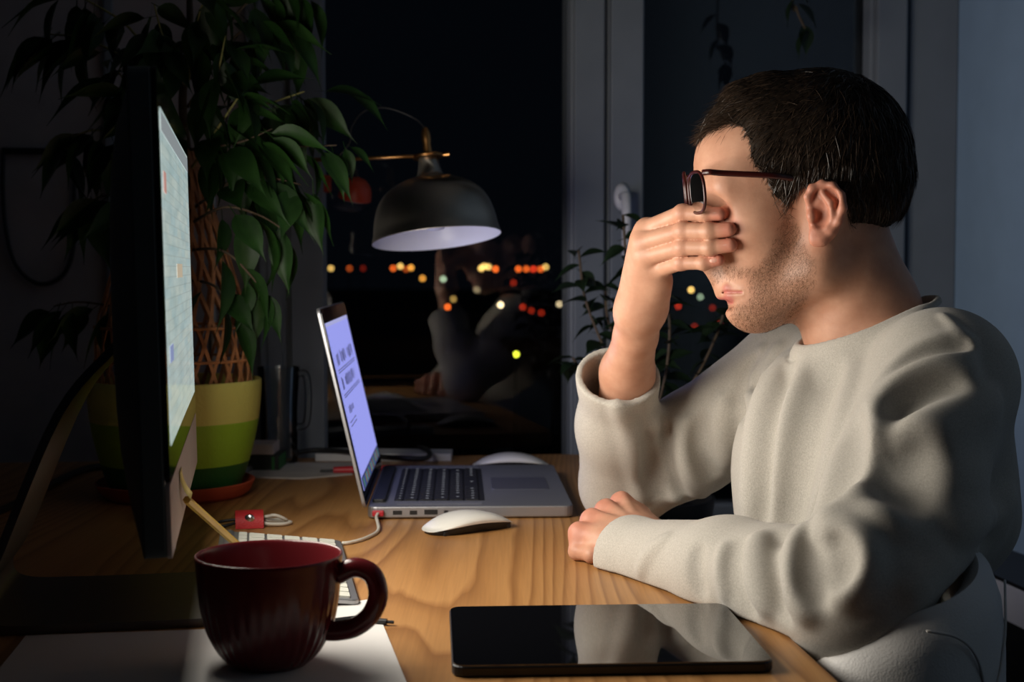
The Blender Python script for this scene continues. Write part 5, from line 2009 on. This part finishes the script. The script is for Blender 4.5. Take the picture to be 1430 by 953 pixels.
for th in np.linspace(-2.3, 2.3, 26):
    top = ring_at(th, -0.004, -0.004)
    low = ring_at(th, -0.055, 0.014)
    low = low + (CHEST - low) * 0.12
    sw.u(rc_(top + (low - top) * 0.08, low, 0.0105, 0.026), 0.016)
sw.s(Prim(hole_f, cmid + upn * 0.06, 0.13), 0.003)
ring = [ring_at(t, 0.001, 0.002) for t in np.linspace(0, 2 * math.pi, 49)]
sw.u(chain(ring, [0.0042] * 49, 0.0), 0.004)
ring = [ring_at(t, -0.014, 0.009) for t in np.linspace(0, 2 * math.pi, 49)]
gr = grad(sw, np.array(ring))
dd = sw.eval(np.array(ring).astype(F32))
ring = [r_ - g_ * float(d_) for r_, g_, d_ in zip(ring, gr, dd)]
dd = sw.eval(np.array(ring).astype(F32))
ring = [r_ - g_ * float(d_) for r_, g_, d_ in zip(ring, gr, dd)]
sw.s(chain(ring, [0.0022] * 49, 0.0), 0.002)
# hollow cuffs
sw.s(rc_(CUR - axr * 0.060, CUR + axr * 0.05, 0.0364, 0.0398), 0.001)
sw.s(rc_(CUL - axl * 0.03, CUL + axl * 0.05, 0.0330, 0.0345), 0.001)
# rib of the cuffs
for Cc, ax, rr_ in ((CUL - axl * 0.004, axl, 0.0365), (CUR - axr * 0.006, axr, 0.0408)):
    a = np.cross(ax, [0, 0, 1.0])
    a /= np.linalg.norm(a)
    b = np.cross(ax, a)
    rg = [Cc + rr_ * (math.cos(t) * a + math.sin(t) * b) for t in np.linspace(0, 2 * math.pi, 25)]
    sw.u(chain(rg, [0.0016] * 25, 0), 0.003)
# rests on the desk, keeps out of the desk top
sw.s(boxp((-1, 0.7, DESK - 0.06), (float(PZ(1120, 905)[0]) - 0.002, 2.4, DESK + 0.0012)), 0.002)
spos, sq = polygonise(sw, 0.0026, (0.02, 1.04, 0.42), (0.58, 1.78, 1.05))
so_ = np_mesh('sweater', spos, sq, 'sweater', person)

# ------------------------------------------------------------------ trousers and shoes (under the desk)
tr = G()
hipL, hipR = PELV + cl * 0.09 + [0, 0, -0.02], PELV - cl * 0.09 + [0, 0, -0.02]
for hpj, sgn in ((hipL, 1), (hipR, -1)):
    kn = hpj - cb * 0.42 + cl * 0.03 * sgn
    kn[2] = 0.50
    an = kn - cb * 0.03
    an[2] = 0.085
    tr.u(chain([hpj, kn, an], [0.085, 0.058, 0.042], 0.02), 0.03)
tr.u(ell(PELV, (0.15, 0.105, 0.09), tx_), 0.04)
tpos, tq = polygonise(tr, 0.006, (-0.35, 1.05, 0.02), (0.55, 1.8, 0.68))
np_mesh('trousers', tpos, tq, 'denim', person)
for hpj, sgn in ((hipL, 1), (hipR, -1)):
    kn = hpj - cb * 0.45 + cl * 0.03 * sgn
    sg = G()
    a = np.array([kn[0], kn[1], 0.0])
    sg.u(rc_(a + cb * 0.03 + [0, 0, 0.045], a - cb * 0.15 + [0, 0, 0.032], 0.042, 0.036))
    sg.i(halfspace((0, 0, 0.002), (0, 0, -1)), 0.004)
    p_, q_ = polygonise(sg, 0.006, a + [-0.3, -0.2, -0.02], a + [0.2, 0.2, 0.14])
    np_mesh('shoe', p_, q_, 'shoe', person)

# ------------------------------------------------------------------ hair
HAIRLINE = [(930, 208), (968, 201), (980, 192), (994, 180), (1014, 170), (1037, 178), (1046, 194), (1050, 226), (1068, 246), (1080, 280), (1098, 300), (1106, 282), (1116, 266), (1132, 256), (1162, 252), (1180, 268), (1184, 300), (1186, 330), (1200, 356), (1225, 366), (1254, 362), (1320, 340), (1320, 40), (930, 40)]


def hair_region():
    def f(p):
        q = p.astype(float).copy()
        a, b = side_px(q)
        r = polydist(a, b, HAIRLINE) * 0.00068
        return np.maximum(r.astype(F32), skull.eval(p) + np.minimum(F32(0.42) * r.astype(F32), 0) - F32(0.0008))
    return Prim(f, P(1120, 220, HY), 1e6)


hair = G()
hair.u(ell(P(1136, 222, HY), (0.0965, 0.0815, 0.0885), roty(math.radians(-12))))
hair.u(ell(P(1046, 214, HY), (0.0550, 0.066, 0.060)), 0.03)
hair.u(chain([P(1000, 178, HY), P(1030, 158, HY), P(1070, 142, HY)], [0.016, 0.022, 0.026], 0.02), 0.02)
hair.u(rc_(P(1194, 290, HY), P(1198, 345, HY), 0.058, 0.045), 0.03)
hair.i(hair_region(), 0.003)
hpos, hq = polygonise(hair, 0.0028, (0.13, 1.30, 0.98), (0.45, 1.54, 1.27))
# ragged surface: small lock-like relief
rg_ = np.random.RandomState(5)
hg = grad(hair, hpos)
ph_ = np.sin(hpos[:, 0] * 520 + 3 * np.sin(hpos[:, 2] * 160)) * np.sin(hpos[:, 1] * 430 + 2 * np.sin(hpos[:, 0] * 130))
hpos2 = hpos + hg * (rg_.uniform(-0.0007, 0.0003, len(hpos)))[:, None]
hair_o = np_mesh('hair', hpos2, hq, 'hair', person)


def strands(name, roots, dirs, lens, width, mat, parent, curl, nseg=3, seed=1):
    rs = np.random.RandomState(seed)
    n = len(roots)
    side = np.cross(dirs, rs.normal(size=(n, 3)))
    side /= np.linalg.norm(side, axis=1)[:, None] + 1e-9
    V = []
    for j in range(nseg + 1):
        t = j / nseg
        c = roots + dirs * (lens * t)[:, None] + curl * (lens * t * t)[:, None]
        w = width * (1 - 0.85 * t)
        V.append(c + side * w)
        V.append(c - side * w)
    V = np.stack(V, 1).reshape(-1, 3)
    m = 2 * (nseg + 1)
    base = (np.arange(n) * m)[:, None]
    Q = np.concatenate([base + np.array([[2 * j, 2 * j + 1, 2 * j + 3, 2 * j + 2]]) for j in range(nseg)], 0)
    o = np_mesh(name, V, Q, mat, parent)
    o['kind'] = 'stuff'
    return o


def tangent(v, n):
    t = v - n * (v * n).sum(1)[:, None]
    return t / (np.linalg.norm(t, axis=1)[:, None] + 1e-9)


sel = rg_.choice(len(hpos), 30000)
rp_, rn_ = hpos[sel], hg[sel]
qx, qy = pxy(rp_)
# combed forward on top, down on the sides and back
flow = np.zeros((len(sel), 3))
wt = np.clip((1230 - qx) / 140, 0, 1) * np.clip((270 - qy) / 120, 0.15, 1)
flow[:, 0] = -wt * 1.0 + (1 - wt) * 0.05
flow[:, 2] = -0.35 * wt - (1 - wt) * 1.0
flow += rg_.normal(size=flow.shape) * 0.28
tg_ = tangent(flow, rn_)
lift = rg_.uniform(0.0, 0.34, len(sel))
dr_ = tg_ + rn_ * lift[:, None]
dr_ /= np.linalg.norm(dr_, axis=1)[:, None]
ln = rg_.uniform(0.010, 0.024, len(sel)) * np.where(qy > 290, 0.45, 1.0)
ln *= np.where((qx < 1075) & (qy > 185), 0.75, 1.0)
strands('hair_strands', rp_ - rn_ * 0.001, dr_, ln, 0.00042, 'strand', hair_o, -rn_ * 0.25 + np.array([0, 0, -0.12]), 3, 2)
# forelock jutting over the forehead
nf = 1500
tt = rg_.uniform(0, 1, nf)
fr_root = np.stack([P(1000 + 55 * t, 176 - 26 * t + rg_.uniform(-8, 10), HY + rg_.uniform(-0.045, 0.045)) for t in tt])
fr_root = fr_root + grad(hair, fr_root) * -hair.eval(fr_root.astype(F32))[:, None]
fd = np.array([-0.85, 0.0, -0.10]) + rg_.normal(size=(nf, 3)) * 0.22
fd /= np.linalg.norm(fd, axis=1)[:, None]
strands('forelock', fr_root, fd, rg_.uniform(0.010, 0.027, nf), 0.00036, 'strand', hair_o, np.array([0, 0, -0.30])[None, :].repeat(nf, 0), 4, 4)
# stubble
bm_ = np.where((tint[:, 1] > 0.25) & headm)[0]
sel = rg_.choice(bm_, 9000)
bn = grad(core, vpos[sel])
bdv = tangent(np.array([[-0.25, 0, -1.0]]).repeat(len(sel), 0) + rg_.normal(size=(len(sel), 3)) * 0.35, bn) + bn * rg_.uniform(0.25, 0.7, len(sel))[:, None]
bdv /= np.linalg.norm(bdv, axis=1)[:, None]
jit = rg_.normal(size=(len(sel), 3)) * 0.0008
jit -= bn * (jit * bn).sum(1)[:, None]
strands('stubble', vpos[sel] + jit - bn * 0.0004, bdv, rg_.uniform(0.002, 0.0050, len(sel)), 0.00011, 'stubble', person, -bn * 0.2, 2, 6)

# ------------------------------------------------------------------ spectacles
gl = thing('eyeglasses', 'dark red framed eyeglasses pushed up on the man\'s face', 'glasses', P(975, 270, 1.37))


def lens_ring(c, w, h, wrap, n=40):
    out = []
    for k in range(n + 1):
        th = 2 * math.pi * k / n
        cx_, sx_ = math.cos(th), math.sin(th)
        y = w * math.copysign(abs(cx_) ** 0.72, cx_)
        z = h * math.copysign(abs(sx_) ** 0.72, sx_)
        out.append(c + np.array([wrap * y - 0.10 * z, y, z]))
    return out


cN, cF = P(973, 269, 1.370), P(957.5, 269, 1.437)
for c, wr in ((cN, -0.16), (cF, 0.10)):
    rg = lens_ring(c, 0.0255, 0.0195, wr)
    fo = obj('rim', MB().tube(rg, 0.0016, 8, caps=False), 'spec_frame', gl, smooth=True)
    vs = [p for p in rg[:-1]] + [c]
    obj('lens', MB().add(vs, [(i, (i + 1) % 40, 40) for i in range(40)]), 'lens', gl)
obj('bridge', MB().tube(spline([cN + [0.003, 0.023, 0.009], (cN + cF) / 2 + [-0.001, 0, 0.013], cF + [0.003, -0.024, 0.009]], 5), 0.0019, 8), 'spec_frame', gl, smooth=True)
tA = cN + np.array([0.0045, -0.0255, 0.0165])
tm = [tA + np.array([-0.002, 0.004, 0.001]), tA + np.array([0.004, -0.003, 0.001]), P(1010, 242, 1.343), P(1074, 245, 1.3400), P(1100, 248, 1.345), P(1128, 253, 1.352), P(1168, 264, 1.352)]
tp = spline(tm, 6)
obj('temple', MB().tube(tp, 0.0014, 8, flat=2.0), 'spec_frame', gl, smooth=True)
tA = cF + np.array([0.0045, 0.0255, 0.0165])
tm2 = [tA + np.array([0, 0, 0]), tA + np.array([0.03, 0.012, -0.001]), tA + np.array([0.075, 0.017, -0.004]), tA + np.array([0.11, 0.017, -0.010])]
obj('temple', MB().tube(spline(tm2, 6), 0.0014, 8, flat=2.0), 'spec_frame', gl, smooth=True)
